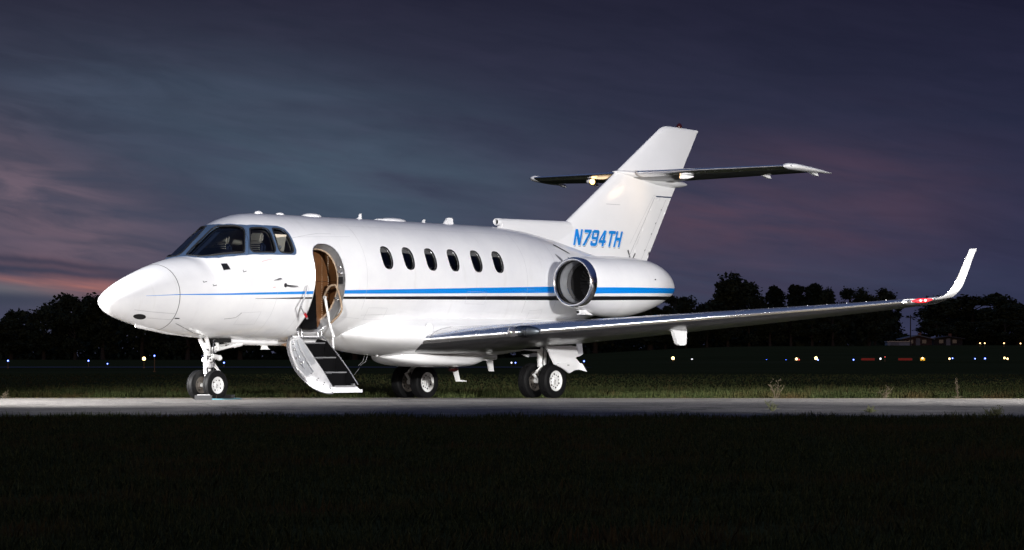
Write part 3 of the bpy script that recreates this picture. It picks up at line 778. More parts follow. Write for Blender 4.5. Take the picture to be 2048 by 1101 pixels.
mb = MB(); mb.tube(smooth3([(XD0-0.004, y, z) for y, z in DY]), 0.021, 6, 0); mb.tube(smooth3([(XD0-0.004, y, z) for y, z in inset(DY, 0.036)]), 0.007, 6, 1)
mb.build('door_seal', [M['seal_grey'], M['satin']], door)
STEP = [(0.64, 0.910), (0.87, 0.685), (1.09, 0.457), (1.275, 0.240)]
SX0, SX1 = 1.475, 1.925
# sloping side panel between the curved skin and the stairs
mb = MB(); A = DI; Bq = [(0.552, 0.995), (0.585, 0.96), (0.64, 0.90), (0.71, 0.82), (0.78, 0.745), (0.835, 0.685), (0.91, 0.60), (0.98, 0.525), (1.05, 0.45), (1.12, 0.36), (1.18, 0.28), (1.262, 0.19)]
n = len(A); V = [(XD0 + 0.012, y, z) for y, z in A] + [(SX0 - 0.02, y, z) for y, z in Bq] 
mb.add(V, [(i, i+1, n+i+1, n+i) for i in range(n-1)])
mb.add([(SX0 - 0.02, y, z) for y, z in Bq] + [(SX0, y, z) for y, z in Bq], [(i, i+1, n+i+1, n+i) for i in range(n-1)])
sp = mb.build('side_panel', M['panel_grey'], door, sharp=25)
mb = MB()
Apt = lambda i, f, o=0.006: Vector((XD0 + 0.012 - o + f*(SX0 - XD0 - 0.032), A[i][0] + (Bq[i][0]-A[i][0])*f, A[i][1] + (Bq[i][1]-A[i][1])*f + 0.004))
for f0, f1, i0, i1 in ((0.07, 0.58, 1, 8), (0.66, 0.97, 0, 7)):
    Lp = [Apt(i, f0) for i in range(i0, i1)]; Rp = [Apt(i, f1) for i in range(i0, i1)]; k = len(Lp)
    mb.add(Lp + Rp, [(i, i+1, k+i+1, k+i) for i in range(k-1)])
mb.build('mechanism_recess', M['duct'], sp)
mb = MB(); rnd = random.Random(4)
for i in range(2, 6):
    for f in (0.2, 0.34): p = Apt(i, f + rnd.uniform(-.06, .06)); mb.ball(p, (0.012, 0.018, 0.022), 0, 8, 6)
mb.tube([Apt(1, 0.25), Apt(3, 0.3), Apt(6, 0.22)], 0.008, 6); mb.tube([Apt(1, 0.55), Apt(3, 0.55), Apt(7, 0.5)], 0.006, 6)
mb.pieces('latch', M['satin'], sp)
mb = MB()
for i, f in ((8, 0.3), (8, 0.45), (9, 0.3), (9, 0.5), (7, 0.35)): mb.ball(Apt(i, f, 0.002), 0.010, 0, 6, 4)
mb.pieces('bolt', M['dark_metal'], sp)
# stairs
py = 0.44
for (y, z), (y2, z2) in zip(STEP, STEP[1:] + [(None, None)]):
    mb = MB(); mb.box(((SX0+SX1)/2, (py + y)/2, z - 0.014), (SX1-SX0, y - py, 0.024))
    if y2: mb.box(((SX0+SX1)/2, y - 0.015, (z + z2)/2 - 0.014), (SX1-SX0, 0.012, z - z2 - 0.03))
    st = mb.build('step', M['carpet'], door)
    mb = MB(); mb.box(((SX0+SX1)/2, y + 0.003, z - 0.009), (SX1 - SX0 + 0.03, 0.014, 0.020 if y2 else 0.034), 0, None, 0.004); mb.build('step_nosing', M['nosing'] if y2 else M['satin'], st)
    py = y - 0.01
mb = MB(); mb.prism([(SX1 + 0.02, 0.40, 0.98)] + [(SX1 + 0.02, y + 0.02, z + 0.02) for y, z in STEP] + [(SX1 + 0.02, y - 0.03, z - 0.22) for y, z in STEP[::-1]][1:] + [(SX1 + 0.02, 0.45, 0.72)], (0.03, 0, 0)); mb.build('stringer', M['carpet'], door)
mb = MB(); mb.tube([(SX1 + 0.036, y + 0.03, z + 0.022) for y, z in [(0.5, 1.0)] + STEP], 0.009, 6); mb.build('stringer_edge', M['alu'], door)
mb = MB(); mb.prism([(XD0 + 0.02, 1.275, 0.225), (XD1 - 0.06, 1.265, 0.225), (XD1 - 0.02, 1.325, 0.150), (XD0 + 0.04, 1.325, 0.150)], (0, 0.012, 0.010)); mb.box((SX0 + 0.42, 1.26, 0.25), (0.05, 0.04, 0.05), 1)
mb.build('foot_panel', [M['white'], M['satin']], door)
mb = MB(); mb.box((SX0 + 0.09, 0.862, 0.80), (0.05, 0.008, 0.05)) ; mb.build('step_light', M['redlens'], door) if False else None
# hinge frame above the stairs
mb = MB()
for x in (1.45, 1.53, 1.90, 1.98): mb.tube([(x, 0.44, 1.145), (x + 0.01, 0.50, 1.13), (x + 0.02, 0.52, 0.99)], 0.014, 8)
mb.tube([(1.42, 0.46, 1.14), (2.0, 0.46, 1.15)], 0.018, 8); mb.tube([(1.47, 0.51, 1.10), (1.95, 0.51, 1.10)], 0.010, 8)
mb.box((1.72, 0.50, 0.985), (0.52, 0.14, 0.02), 0, None, 0.006)
mb.build('hinge_frame', M['satin'], door)
# handrails
mb = MB(); mb.tube([(2.0, 0.579, 1.607), (2.0, 0.685, 1.186), (2.0, 0.769, 0.983)], 0.021, 10); mb.tube([(2.0, 0.745, 0.991), (1.97, 0.80, 0.67)], 0.014, 8); mb.ball((2.0, 0.575, 1.61), 0.03)
hr = mb.build('handrail', M['gear_white'], door)
mb = MB(); L = [(2.0, 0.560, 1.625), (2.0, 0.611, 1.715), (2.0, 0.66, 1.765), (2.0, 0.715, 1.797), (2.0, 0.785, 1.800), (2.0, 0.84, 1.743), (2.0, 0.916, 1.533), (2.0, 0.931, 1.432), (2.0, 0.895, 1.36), (2.0, 0.711, 1.217)]; L = smooth3(L); mb.tube(L, 0.018, 10)
mb.build('leather_grip', M['tan'], hr)
mb = MB(); mb.tube([(1.145, 1.0, 1.781), (1.094, 1.0, 1.614), (1.003, 0.99, 1.439), (1.20, 0.75, 1.31), (1.385, 0.53, 1.20)], [0.006, 0.013, 0.014, 0.012, 0.010], 8); mb.tube([(1.003, 0.995, 1.45), (1.09, 0.995, 1.34), (1.17, 0.98, 1.27)], [0.008, 0.011, 0.016], 8)
hr = mb.build('handrail', M['alu'], door)
mb = MB(); mb.tube([(1.085, 0.997, 1.352), (1.145, 0.987, 1.295)], 0.019, 8); mb.build('red_grip', M['red'], hr)
# ------------------------------------------------------------------ belly fairing, ventral tank
mb = MB(); rings = []
for x, zc, hw, hh in [(2.35, 1.10, 0.30, 0.10), (2.7, 1.09, 0.62, 0.21), (3.1, 1.07, 0.83, 0.29), (3.6, 1.06, 0.945, 0.345), (4.2, 1.05, 0.985, 0.37), (5.5, 1.05, 0.99, 0.375), (6.6, 1.06, 0.985, 0.36), (7.4, 1.09, 0.93, 0.31), (8.2, 1.16, 0.78, 0.22), (8.9, 1.25, 0.5, 0.12)]:
    ring = []
    for t in [2*math.pi*k/48 for k in range(48)]:
        sn, cs = math.sin(t), math.cos(t)
        if cs >= 0: ring.append((x, hw*math.copysign(abs(sn)**0.85, sn), zc + hh*abs(cs)**0.85))
        else:       # firm chine, then a bottom that rises gently to it
            f = abs(sn)**0.8; ring.append((x, hw*math.copysign(f, sn), zc - hh*(0.46*max(0.0, 1 - f**8)**0.34 + 0.54*(1 - f**1.5))))
    rings.append(ring)
def refine(rings, k=4):
    R_ = np.array(rings); n = len(R_); xs_ = np.arange(n, dtype=float); q = np.linspace(0, n-1, (n-1)*k+1)
    return [[tuple(p) for p in row] for row in np.stack([np.stack([_pchip(xs_, R_[:, j, a], q) for a in range(3)], -1) for j in range(R_.shape[1])], 1)]
mb.loft(refine(rings)); bf = mb.build('belly_fairing', M['white'], jet)
p = (4.02, 0.955, 1.16); mb = MB(); mb.ball((4.05, 0.965, 1.14), (0.10, 0.02, 0.10), 0, 20, 8); mb.build('inspection_light', mat('white_lamp_cover', (0.9, 0.9, 0.9), 0.2), bf)
mb = MB(); rings = []
for x, zb, zt, hw in [(3.86, 0.69, 0.78, 0.04), (4.02, 0.635, 0.80, 0.26), (4.25, 0.575, 0.80, 0.42), (4.6, 0.53, 0.80, 0.50), (5.2, 0.515, 0.80, 0.52), (5.75, 0.52, 0.80, 0.50), (6.05, 0.57, 0.80, 0.42), (6.35, 0.61, 0.80, 0.26), (6.75, 0.625, 0.80, 0.10), (6.9, 0.64, 0.78, 0.03)]:
    h = zt - zb; rings.append([(x, hw*math.copysign(abs(math.sin(t))**0.6, math.sin(t)), zb + h/2 + h/2*math.copysign(abs(math.cos(t))**0.6, math.cos(t))) for t in [2*math.pi*k/32 for k in range(32)]])
mb.loft(refine(rings)); vt = mb.build('ventral_fairing', M['white'], jet)
mb = MB(); mb.ball((5.78, 0.0, 0.49), (0.11, 0.07, 0.06), 0, 16, 8); mb.build('belly_beacon', M['redlens'], vt)
def blade(name, pts, y, w, foot=None, m='white', parent=jet):
    mb = MB(); mb.prism([(x, y, z) for x, z in pts], (0, w, 0)); o = None
    if foot: mb.prism([(x, y, z) for x, z in foot], (0, w*1.2, 0))
    return mb.build(name, M[m], parent)
blade('belly_antenna', [(5.74, 0.53), (5.87, 0.53), (5.955, 0.30), (6.12, 0.285), (6.12, 0.272), (5.86, 0.272)], 0, 0.022, None, 'gear_white')
blade('belly_antenna', [(6.66, 0.66), (6.80, 0.66), (6.84, 0.44), (6.72, 0.44)], 0, 0.03, None, 'gear_white')
blade('belly_antenna', [(1.16, 0.92), (1.27, 0.92), (1.32, 0.815), (1.36, 0.80), (1.17, 0.80), (1.19, 0.82)], 0, 0.03, None, 'gear_white')
mb = MB(); mb.tube([(3.72, 0.1, 0.80), (3.76, 0.1, 0.70)], 0.02, 8); mb.tube([(3.64, 0.1, 0.745), (3.84, 0.1, 0.745)], 0.016, 8); mb.build('drain_mast', M['gear_white'], jet)
mb = MB()
for o in (0, 0.07): mb.tube([(3.55 + o, 0.02, 0.72), (3.50 + o, 0.02, 0.61), (3.40 + o*0.6, 0.02, 0.55)], 0.003, 5)
mb.tube([(3.42, 0.02, 0.50), (3.30, 0.02, 0.40)], 0.003, 5); mb.pieces('static_wick', M['alu'], jet)
# dorsal antennas and lamps
def bump(name, x0, x1, h, w, m='white'):
    zt = float(skin((x0+x1)/2, 0.0)[0][2]); mb = MB(); mb.ball(((x0+x1)/2, 0, zt), ((x1-x0)/2, w, h), 0, 24, 10); return mb.build(name, M[m], jet)
bump('roof_antenna', 1.03, 1.20, 0.045, 0.05); bump('roof_antenna', 1.51, 1.68, 0.035, 0.05)
bump('roof_antenna', 2.12, 2.50, 0.05, 0.13); bump('roof_antenna', 3.92, 4.56, 0.05, 0.12); bump('roof_antenna', 3.80, 4.25, 0.03, 0.06)
blade('roof_blade_antenna', [(3.36, 2.89), (3.38, 2.91), (3.425, 2.925), (3.45, 2.985), (3.485, 2.99), (3.49, 2.89)], 0, 0.02)
blade('roof_blade_antenna', [(4.98, 2.88), (5.0, 2.93), (5.02, 2.95), (5.055, 2.95), (5.05, 2.88)], 0, 0.02)
blade('roof_blade_antenna', [(5.50, 2.86), (5.55, 2.92), (5.61, 2.99), (5.63, 3.0), (5.74, 3.0), (5.755, 2.98), (5.78, 2.86)], 0, 0.03)

# ------------------------------------------------------------------ wings
NF = 26
LE_T = [(7.9, 7.775, 1.563, 8.455, 1.590), (8.0, 7.878, 1.589, 8.438, 1.628), (8.12, 8.007, 1.655, 8.400, 1.700), (8.2, 8.068, 1.768, 8.387, 1.785), (8.25, 8.119, 1.885, 8.394, 1.891), (8.35, 8.150, 2.117, 8.390, 2.123), (8.42, 8.224, 2.343, 8.454, 2.360)]
def sections(side):
    S = [wing_section(s, NF) for s in WING]
    ys_ = np.array([s[0] for s in WING]); q = np.concatenate([np.linspace(0.55, 7.75, 60)])
    W_ = np.array(WING); out = [wing_section([y] + [float(np.interp(y, ys_, W_[:, k])) for k in range(1, 6)], NF) for y in q]
    return [[(x, y*side, z) for x, y, z in s] for s in out]
def winglet_sections(side):
    s0 = WING[-1]; T = [(s0[0], s0[1], s0[2], s0[1]+s0[3]*math.cos(R(s0[5])), s0[2]-s0[3]*math.sin(R(s0[5])))] + LE_T
    T = np.array(T); idx = np.arange(len(T), dtype=float); q = np.linspace(0, len(T)-1, 43)
    T = np.stack([_pchip(idx, T[:, k], q) for k in range(5)], 1)
    mid = [Vector((0, t[0], (t[2]+t[4])/2)) for t in T]; out = []
    for i, t in enumerate(T):
        le = Vector((t[1], t[0], t[2])); te = Vector((t[3], t[0], t[4])); ch = te - le; c = ch.length
        sp = (mid[min(i+1, len(T)-1)] - mid[max(i-1, 0)]).normalized(); nrm = ch.normalized().cross(sp).normalized()
        if nrm.z < 0 and abs(nrm.z) > abs(nrm.y): nrm = -nrm
        if abs(nrm.y) >= abs(nrm.z) and nrm.y > 0: nrm = -nrm      # the suction side faces inboard
        th = 0.10 if i < 12 else 0.075
        out.append([tuple(le + ch*p + nrm*(qv*c)) for p, qv in foil(NF, th, 0.01)])
    # rounded tip
    last = np.array(out[-1]); cen = last.mean(0); out.append([tuple(cen + (p-cen)*0.9 + np.array((0.012, 0.006, 0.02))) for p in last])
    return [[(x, y*side, z) for x, y, z in s] for s in out]
NL = 7        # outline points either side of the nose that belong to the metal leading edge
for side in (1, -1):
    S = sections(side); n2 = len(S[0]); a, b = NF - NL, NF + 2
    mb = MB(); mb.loft([s[:a+1] for s in S], 0, False, False); mb.loft([s[b:] for s in S], 1, False, False)
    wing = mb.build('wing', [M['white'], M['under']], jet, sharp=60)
    mb = MB(); mb.loft([s[a:b+1] for s in S[3:]], 0, False, False)
    # rounded inboard end cap
    r0 = np.array(S[3][a:b+1]); c0 = r0.mean(0)
    mb.add([tuple(p) for p in r0] + [tuple(c0)], [(i, i+1, len(r0)) for i in range(len(r0)-1)])
    le = mb.build('leading_edge', M['chrome'], wing, sharp=60)
    mb = MB()
    for k in range(4, 58, 9): mb.tube([S[k][i] for i in range(a, b+1)], 0.0035, 4)
    mb.pieces('panel_seam', M['seam_dark'], le) if side > 0 else None
    a2, b2 = NF - 3, NF + 3
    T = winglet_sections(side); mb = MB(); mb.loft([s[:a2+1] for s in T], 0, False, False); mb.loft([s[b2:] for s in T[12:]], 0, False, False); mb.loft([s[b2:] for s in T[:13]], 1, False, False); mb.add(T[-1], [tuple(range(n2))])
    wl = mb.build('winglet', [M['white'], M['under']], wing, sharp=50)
    mb = MB(); mb.loft([s[a2:b2+1] for s in T], 0, False, False); mb.build('leading_edge', M['chrome'], wl, sharp=60)
    def at(y, f):      # point on the lower surface at chord fraction f
        st = [y] + [float(np.interp(y, [w[0] for w in WING], [w[k] for w in WING])) for k in range(1, 6)]
        return st[1] + f*st[3]*math.cos(R(st[5])), st[2] - f*st[3]*math.sin(R(st[5])) - 0.35*st[4]*st[3]
    def fairing(y, x0, x1, ztop, zbot, w, rear=0.3):
        """boat-shaped flap hinge fairing hanging under the wing"""
        mb = MB(); rings = []
        for t in np.linspace(0, 1, 15):
            s = max(math.sin(math.pi*min(1, t*0.94+0.03))**0.7, 0.06); x = x0 + (x1-x0)*t; h = (ztop-zbot)*s; hw = w*s
            rings.append([(x, side*y + hw*math.sin(u), ztop - h*0.5 + 0.02 - h*0.5*math.cos(u)) for u in [2*math.pi*k/14 for k in range(14)]])
        mb.loft(rings); return mb.build('flap_fairing', M['white'], wing)
    fairing(2.6, 5.85, 6.72, 1.11, 0.935, 0.07)
    mb = MB(); mb.prism([(x, side*2.6, z) for x, z in [(5.93, 0.985), (6.15, 1.115), (6.56, 1.125), (6.66, 1.03), (6.32, 0.945)]], (0, 0.05, 0)); mb.build('flap_fairing', M['white'], wing)
    mb = MB(); mb.prism([(x, side*5.0, z) for x, z in [(5.02, 1.14), (5.08, 1.15), (5.42, 1.155), (5.41, 0.92), (5.37, 0.885), (5.26, 0.885), (5.2, 0.92)]] if False else [(6.35 + dx, side*4.24, z) for dx, z in [(-0.30, 1.115), (0.06, 1.15), (0.16, 1.14), (0.15, 0.90), (0.10, 0.868), (-0.03, 0.868), (-0.10, 0.90), (-0.20, 1.09)]], (0, 0.06, 0)); mb.build('flap_fairing', M['white'], wing)
    fairing(6.45, 7.10, 7.75, 1.43, 1.355, 0.04)
    # vortex pins on the upper surface
    mb = MB()
    for y in np.arange(2.7, 7.5, 0.29):
        W_ = np.array(WING); st = [y] + [float(np.interp(y, W_[:, 0], W_[:, k])) for k in range(1, 6)]; s = wing_section(st, NF); p = s[NF-11]
        mb.box((p[0], p[1]*side, p[2] + 0.010), (0.02, 0.004, 0.018))
    mb.build('vortex_tab', M['white'], wing)
    # lamp in the leading edge
    y = 2.34; lx = float(np.interp(y, [w[0] for w in WING], [w[1] for w in WING])); lz = float(np.interp(y, [w[0] for w in WING], [w[2] for w in WING]))
    mb = MB()
    for dy, r in ((-0.13, 0.085), (0.06, 0.085), (0.20, 0.05)): mb.ball((lx + 0.055 + dy*0.5, side*(y + dy), lz + dy*0.07 + 0.008), (r, r*0.95, r), 0, 16, 10)
    ll = mb.build('landing_light', M['lens'], wing)
    mb = MB(); mb.ball((lx + 0.085, side*(y + 0.03), lz + 0.010), (0.10, 0.33, 0.098), 0, 28, 14); mb.build('lamp_cover', M['glass'], ll); mb = MB(); mb.ball((lx + 0.12, side*(y + 0.03), lz + 0.010), (0.09, 0.31, 0.090), 0, 24, 12); mb.build('lamp_housing', M['alu'], ll)
    mb = MB(); mb.ball((5.55, side*2.2, 0.935), (0.12, 0.09, 0.045), 0, 14, 8); mb.ball((5.50, side*2.2, 0.985), (0.12, 0.09, 0.03), 0, 14, 8); mb.build('taxi_light', M['lens'], wing)
    # position lamp near the tip
    mb = MB(); mb.tube([(7.52, side*7.81, 1.550), (7.64, side*7.855, 1.556), (7.775, side*7.90, 1.563), (7.86, side*7.98, 1.580)], [0.010, 0.036, 0.036, 0.012], 12)
    nl = mb.build('navigation_light', M['red_glow'] if side > 0 else M['lens'], wing)
    if side > 0:
        mb = MB()
        for x, y, z in ((7.675, 7.87, 1.558), (7.765, 7.905, 1.563)): mb.ball((x - 0.020, y + 0.018, z), (0.022, 0.022, 0.020), 0, 12, 8)
        mb.build('lamp_bulb', M['nav_red'], nl)
        mb = MB(); mb.ball((7.47, 7.80, 1.546), (0.045, 0.03, 0.026), 0, 12, 8); mb.build('lamp_cover', M['lens'], nl)

# ------------------------------------------------------------------ fin, rudder, dorsal intake
def fin_le(z): return 8.83 + (z - 3.055)*1.553
def fin_te(z): return 12.83 + (z - 4.88)*0.668
FT = 0.085
def fin_half(x, z):
    le, te = fin_le(z), fin_te(z); c = te - le; q = np.clip((x-le)/c, 1e-4, 1)
    return c*5*FT*(0.2969*np.sqrt(q) - 0.126*q - 0.3516*q**2 + 0.2843*q**3 - 0.1036*q**4) + 0.0012*q
NZ = 30
HINGE = lambda z: 10.64 + (z - 2.55)*(11.40-10.64)/(3.60-2.55)
mb = MB(); rings = []
for i, z in enumerate(np.linspace(2.30, 4.84, NZ)):
    le, te = fin_le(z), fin_te(z); rings.append([(le + p*(te-le), q*(te-le), z) for p, q in foil(NF, FT, 0.0)])
for z, l in ((4.868, 11.66), (4.889, 11.72), (4.905, 11.84), (4.908, 11.95)):
    te = fin_te(min(z, 4.87)); sc_ = {4.868: .9, 4.889: .75, 4.905: .5, 4.908: .2}[z]
    rings.append([(l + p*(te-l), q*(te-l)*sc_, z - 0.028*max(0, (p*(te-l)+l - 11.95))/0.88) for p, q in foil(NF, FT, 0.0)])
mb.loft(rings); fin = mb.build('tail_fin', M['white'], jet, sharp=50)
def fin_face(pts, off, side=1): return [(x, side*(float(fin_half(x, z)) + off), z) for x, z in pts]
# rudder: a slightly proud skin with its seams
def fin_patch(name, poly, off, m, parent, step=0.06, holes=(), mirror_too=True):
    mb = MB()
    for side in ((1, -1) if mirror_too else (1,)):
        V, T = tri2d(dense(poly, step), [dense(h, step) for h in holes], step, step)
        mb.add([(x, side*(float(fin_half(x, z)) + off), z) for x, z in V], T)
    return mb.build(name, m, parent, recalc=False, sharp=180)
rud = fin_patch('rudder', [(10.66, 2.40), (HINGE(3.58), 3.575), (fin_te(3.555)-0.004, 3.56), (fin_te(2.44)-0.004, 2.40)], 0.006, M['white'], fin)
rud['label'] = 'hinged rudder panel at the back of the fin'
def fin_line(pts, w, off, mb, mat=0):
    P = []
    for p, q in zip(pts[:-1], pts[1:]):
        n = max(1, int(math.hypot(q[0]-p[0], q[1]-p[1])/0.06)); P += [(p[0]+(q[0]-p[0])*k/n, p[1]+(q[1]-p[1])*k/n) for k in range(n)]
    P.append(pts[-1])
    for side in (1, -1):
        A, B = [], []
        for i, p in enumerate(P):
            a, b = P[max(i-1, 0)], P[min(i+1, len(P)-1)]; d = math.hypot(b[0]-a[0], b[1]-a[1]); nx, nz = -(b[1]-a[1])/d*w/2, (b[0]-a[0])/d*w/2
            A.append((p[0]+nx, p[1]+nz)); B.append((p[0]-nx, p[1]-nz))
        A, B = fin_face(A, off, side), fin_face(B, off, side); n = len(P); mb.add(A + B, [(i, i+1, n+i+1, n+i) for i in range(n-1)], mat)
mb = MB(); fin_line([(11.43, 3.60), (fin_te(3.60) - 0.01, 3.605)], 0.022, 0.009, mb, 0)
fin_line([(HINGE(2.42), 2.42), (HINGE(3.58), 3.58)], 0.012, 0.009, mb, 1)
fin_line([(fin_te(2.45) - 0.20, 2.42), (fin_te(3.55) - 0.17, 3.55)], 0.008, 0.009, mb, 1)
mb.pieces('panel_seam', [mat('rudder_gap', (0.03, 0.05, 0.10), 0.5), M['line']], rud)
mb = MB()
for z in (2.6, 2.9, 3.1, 3.35): fin_line([(fin_te(z) - 0.19, z), (fin_te(z) - 0.17, z + 0.03)], 0.014, 0.010, mb, 0)
fin_line([(10.55, 2.60), (10.63, 2.47)], 0.035, 0.009, mb, 0); fin_line([(10.80, 2.55), (10.72, 2.45)], 0.03, 0.011, mb, 0)
mb.pieces('hinge_slot', M['seam_dark'], rud)
mb = MB(); fin_line([(10.62, 2.72), (11.36, 3.62), (11.50, 3.60), (10.72, 2.56)], 0.006, 0.004, mb, 0); fin_line([(9.87, 3.40), (10.28, 3.40)], 0.010, 0.003, mb, 0); mb.pieces('panel_seam', M['line'], fin)
mb = MB(); mb.lathe([(0, 0.05), (0.02, 0.055), (0.06, 0.045), (0.085, 0.02), (0.09, 0.0)], (12.23, 0, 4.895), 'z', 16); mb.build('fin_beacon', M['redlens'], fin)
# registration
GL = {'N': ([[(0, 0), (.27, 0), (.27, .58), (.70, 0), (1, 0), (1, 1), (.74, 1), (.74, .42), (.32, 1), (0, 1)]], []),
 '7': ([[(.06, 0), (.40, 0), (1, .82), (1, 1), (0, 1), (0, .80), (.66, .80)]], []),
 '9': ([[(.16, 0), (.84, 0), (1, .10), (1, .90), (.84, 1), (.16, 1), (0, .90), (0, .50), (.16, .40), (.72, .40), (.72, .19), (.28, .19), (.28, .30), (0, .30), (0, .10)]], [[(.28, .57), (.72, .57), (.72, .81), (.28, .81)]]),
 '4': ([[(.52, 0), (.80, 0), (.80, .21), (1, .21), (1, .39), (.80, .39), (.80, 1), (.46, 1), (0, .38), (0, .21), (.52, .21)]], [[(.26, .39), (.52, .39), (.52, .74)]]),
 'T': ([[(.36, 0), (.64, 0), (.64, .81), (1, .81), (1, 1), (0, 1), (0, .81), (.36, .81)]], []),
 'H': ([[(0, 0), (.28, 0), (.28, .41), (.72, .41), (.72, 0), (1, 0), (1, 1), (.72, 1), (.72, .60), (.28, .60), (.28, 1), (0, 1)]], [])}
def letter(ch, x0, x1, grow=0.0, dx=0.0, dz=0.0, z0=2.640, h=0.285, shear=0.37):
    T = lambda p: (x0 + p[0]*(x1-x0) + shear*h*p[1] + dx, z0 + h*p[1] + dz)
    return [T(p) for p in GL[ch][0][0]], [[T(p) for p in q] for q in GL[ch][1]]
CELLS = [('N', 8.87, 9.065), ('7', 9.115, 9.315), ('9', 9.345, 9.545), ('4', 9.580, 9.795), ('T', 9.835, 10.035), ('H', 10.065, 10.265)]
for ch, a, b in CELLS:
    o, hs = letter(ch, a, b, dx=0.018, dz=-0.020); lt = fin_patch('registration_letter', o, 0.0035, M['letter_black'], fin, 0.05, hs, False)
    o, hs = letter(ch, a, b, dx=0.011, dz=-0.012); fin_patch('white_inline', o, 0.0060, M['white'], lt, 0.05, hs, False)
    o, hs = letter(ch, a, b); fin_patch('blue_face', o, 0.0085, M['blue'], lt, 0.05, hs, False)
# dorsal intake tube and ridge
mb = MB(); rings = []
for x in np.linspace(7.02, 8.95, 18):
    zt = 3.043 + (x-7.0)*0.010; w = 0.062 + (x-7)*0.022; zs = float(skin(x, 0.0)[0][2]) - 0.06; e = max(0.0, 0.10*(1 - (x-7.02)/0.18)) if x < 7.2 else 0.0
    zb = zs + e*0.5; h = zt - zb
    ring = []
    for t in [2*math.pi*k/28 for k in range(28)]:
        s, c2 = math.sin(t), math.cos(t); flare = 1.0 + 0.30*max(0, -c2)**2
        ring.append((x, w*flare*math.copysign(abs(s)**0.8, s), zb + h/2 + h/2*math.copysign(abs(c2)**0.8, c2)))
    rings.append(ring)
mb.loft(rings); dor = mb.build('dorsal_ridge', M['white'], fin)
mb = MB(); mb.lathe([(0.30, 0.060), (0.10, 0.066), (0.02, 0.064), (0.0, 0.056), (0.01, 0.046), (0.06, 0.042), (0.25, 0.040)], (6.90, 0, 2.980), 'x', 24); di = mb.build('dorsal_intake', M['white'], dor)
mb = MB(); mb.lathe([(0, 0.0), (0.001, 0.043)], (6.96, 0, 2.980), 'x', 20); mb.build('intake_opening', M['hole'], di)
skin_patch('vent_slot', [(7.74, 38), (7.70, 41), (7.98, 50.5), (8.05, 51.5), (8.02, 49)], [], 0.004, M['hole'], fus, 0.04, 2)
skin_patch('vent_slot', [(7.52, 55.5), (7.64, 60.0), (7.70, 66), (7.62, 66), (7.54, 60)], [], 0.004, M['alu'], fus, 0.04, 2)
skin_patch('vent_slot', [(7.88, 57), (8.06, 60.5), (7.92, 66)], [], 0.004, M['seam_dark'], fus, 0.04, 2)

# ------------------------------------------------------------------ tailplane
TP = [(0.05, 10.50, 3.985, 1.50, 0.10), (0.5, 10.70, 3.995, 1.40, 0.10), (2.70, 11.42, 4.045, 1.05, 0.095), (2.98, 11.52, 4.050, 1.02, 0.095)]
tp = None
for side in (1, -1):
    A = np.array(TP); q = np.linspace(0.05, 2.95, 16); S = []
    for y in q:
        lx, lz, c_, t_ = [float(np.interp(y, A[:, 0], A[:, k])) for k in range(1, 5)]
        S.append([(lx + c_*p*math.cos(R(3.4)) , side*y, lz + c_*(w_ - p*math.sin(R(3.4)))) for p, w_ in foil(NF, t_, -0.005)])
    a, b = NF - 6, NF + 6
    mb = MB(); mb.loft([s[:a+1] for s in S], 0, False, False); mb.loft([s[b:] for s in S], 1, False, False); mb.add(S[-1], [tuple(range(len(S[0])))], 0)
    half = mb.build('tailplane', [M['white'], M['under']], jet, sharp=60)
    mb = MB(); mb.loft([s[a:b+1] for s in S[1:]], 0, False, False); mb.build('leading_edge', M['chrome'], half, sharp=60)
    # horn at the tip, pointed behind
    mb = MB(); rings = []
    for x, zt, zb, w0, w1 in [(11.46, 4.06, 4.03, 2.80, 2.86), (11.52, 4.095, 4.005, 2.74, 2.95), (11.64, 4.098, 3.985, 2.72, 3.02), (11.90, 4.07, 3.97, 2.75, 3.06), (12.2, 4.035, 3.958, 2.82, 3.08), (12.5, 3.99, 3.955, 2.92, 3.07), (12.66, 3.968, 3.958, 3.0, 3.05)]:
        rings.append([(x, side*((w0+w1)/2 + (w1-w0)/2*math.cos(u)), (zt+zb)/2 + (zt-zb)/2*math.sin(u)) for u in [2*math.pi*k/16 for k in range(16)]])
    mb.loft(refine(rings, 3)); mb.build('elevator_horn', M['white'], half)
    for y in (1.95, 2.85):
        lx, lz, c_, t_ = [float(np.interp(y, A[:, 0], A[:, k])) for k in range(1, 5)]
        mb = MB(); mb.prism([(lx+c_*0.45, side*y, lz-0.06), (lx+c_*0.70, side*y, lz-0.075), (lx+c_*0.9, side*y, lz-0.13), (lx+c_*0.98, side*y, lz-0.135), (lx+c_*0.95, side*y, lz-0.085), (lx+c_*0.72, side*y, lz-0.06)], (0, 0.05, 0)); mb.build('hinge_bracket', M['white'], half)
    # lamp below the tailplane that lights the fin
    y = 0.95 if side > 0 else 1.14; lx, lz = 11.02, 3.90
    mb = MB(); mb.tube([(lx, side*(y-0.04), lz), (lx + 0.005, side*(y+0.02), lz), (lx + 0.05, side*(y+0.09), lz), (lx + 0.13, side*(y+0.14), lz + 0.01)], [0.036, 0.04, 0.034, 0.012], 12); lg = mb.build('logo_light', M['white'], half)
    mb = MB(); mb.ball((lx - (0 if side > 0 else 0.02), side*(y - (0.042 if side > 0 else 0.07)), lz - (0 if side > 0 else 0.01)), (0.034, 0.010, 0.034) if side > 0 else (0.052, 0.045, 0.052), 0, 14, 8); mb.build('lamp_bulb', M['logo_lit'], lg)
    tpw = Matrix.Translation((X0, D0, 0)) @ Matrix.Rotation(TH, 4, 'Z')
    s_ = spot('logo_lamp', tpw @ Vector((lx, -side*(y - 0.13), lz - 0.02)), tpw @ Vector((10.55, 0, 3.52)), 11, 55, 1.0, 0.22, (1, 0.70, 0.42))
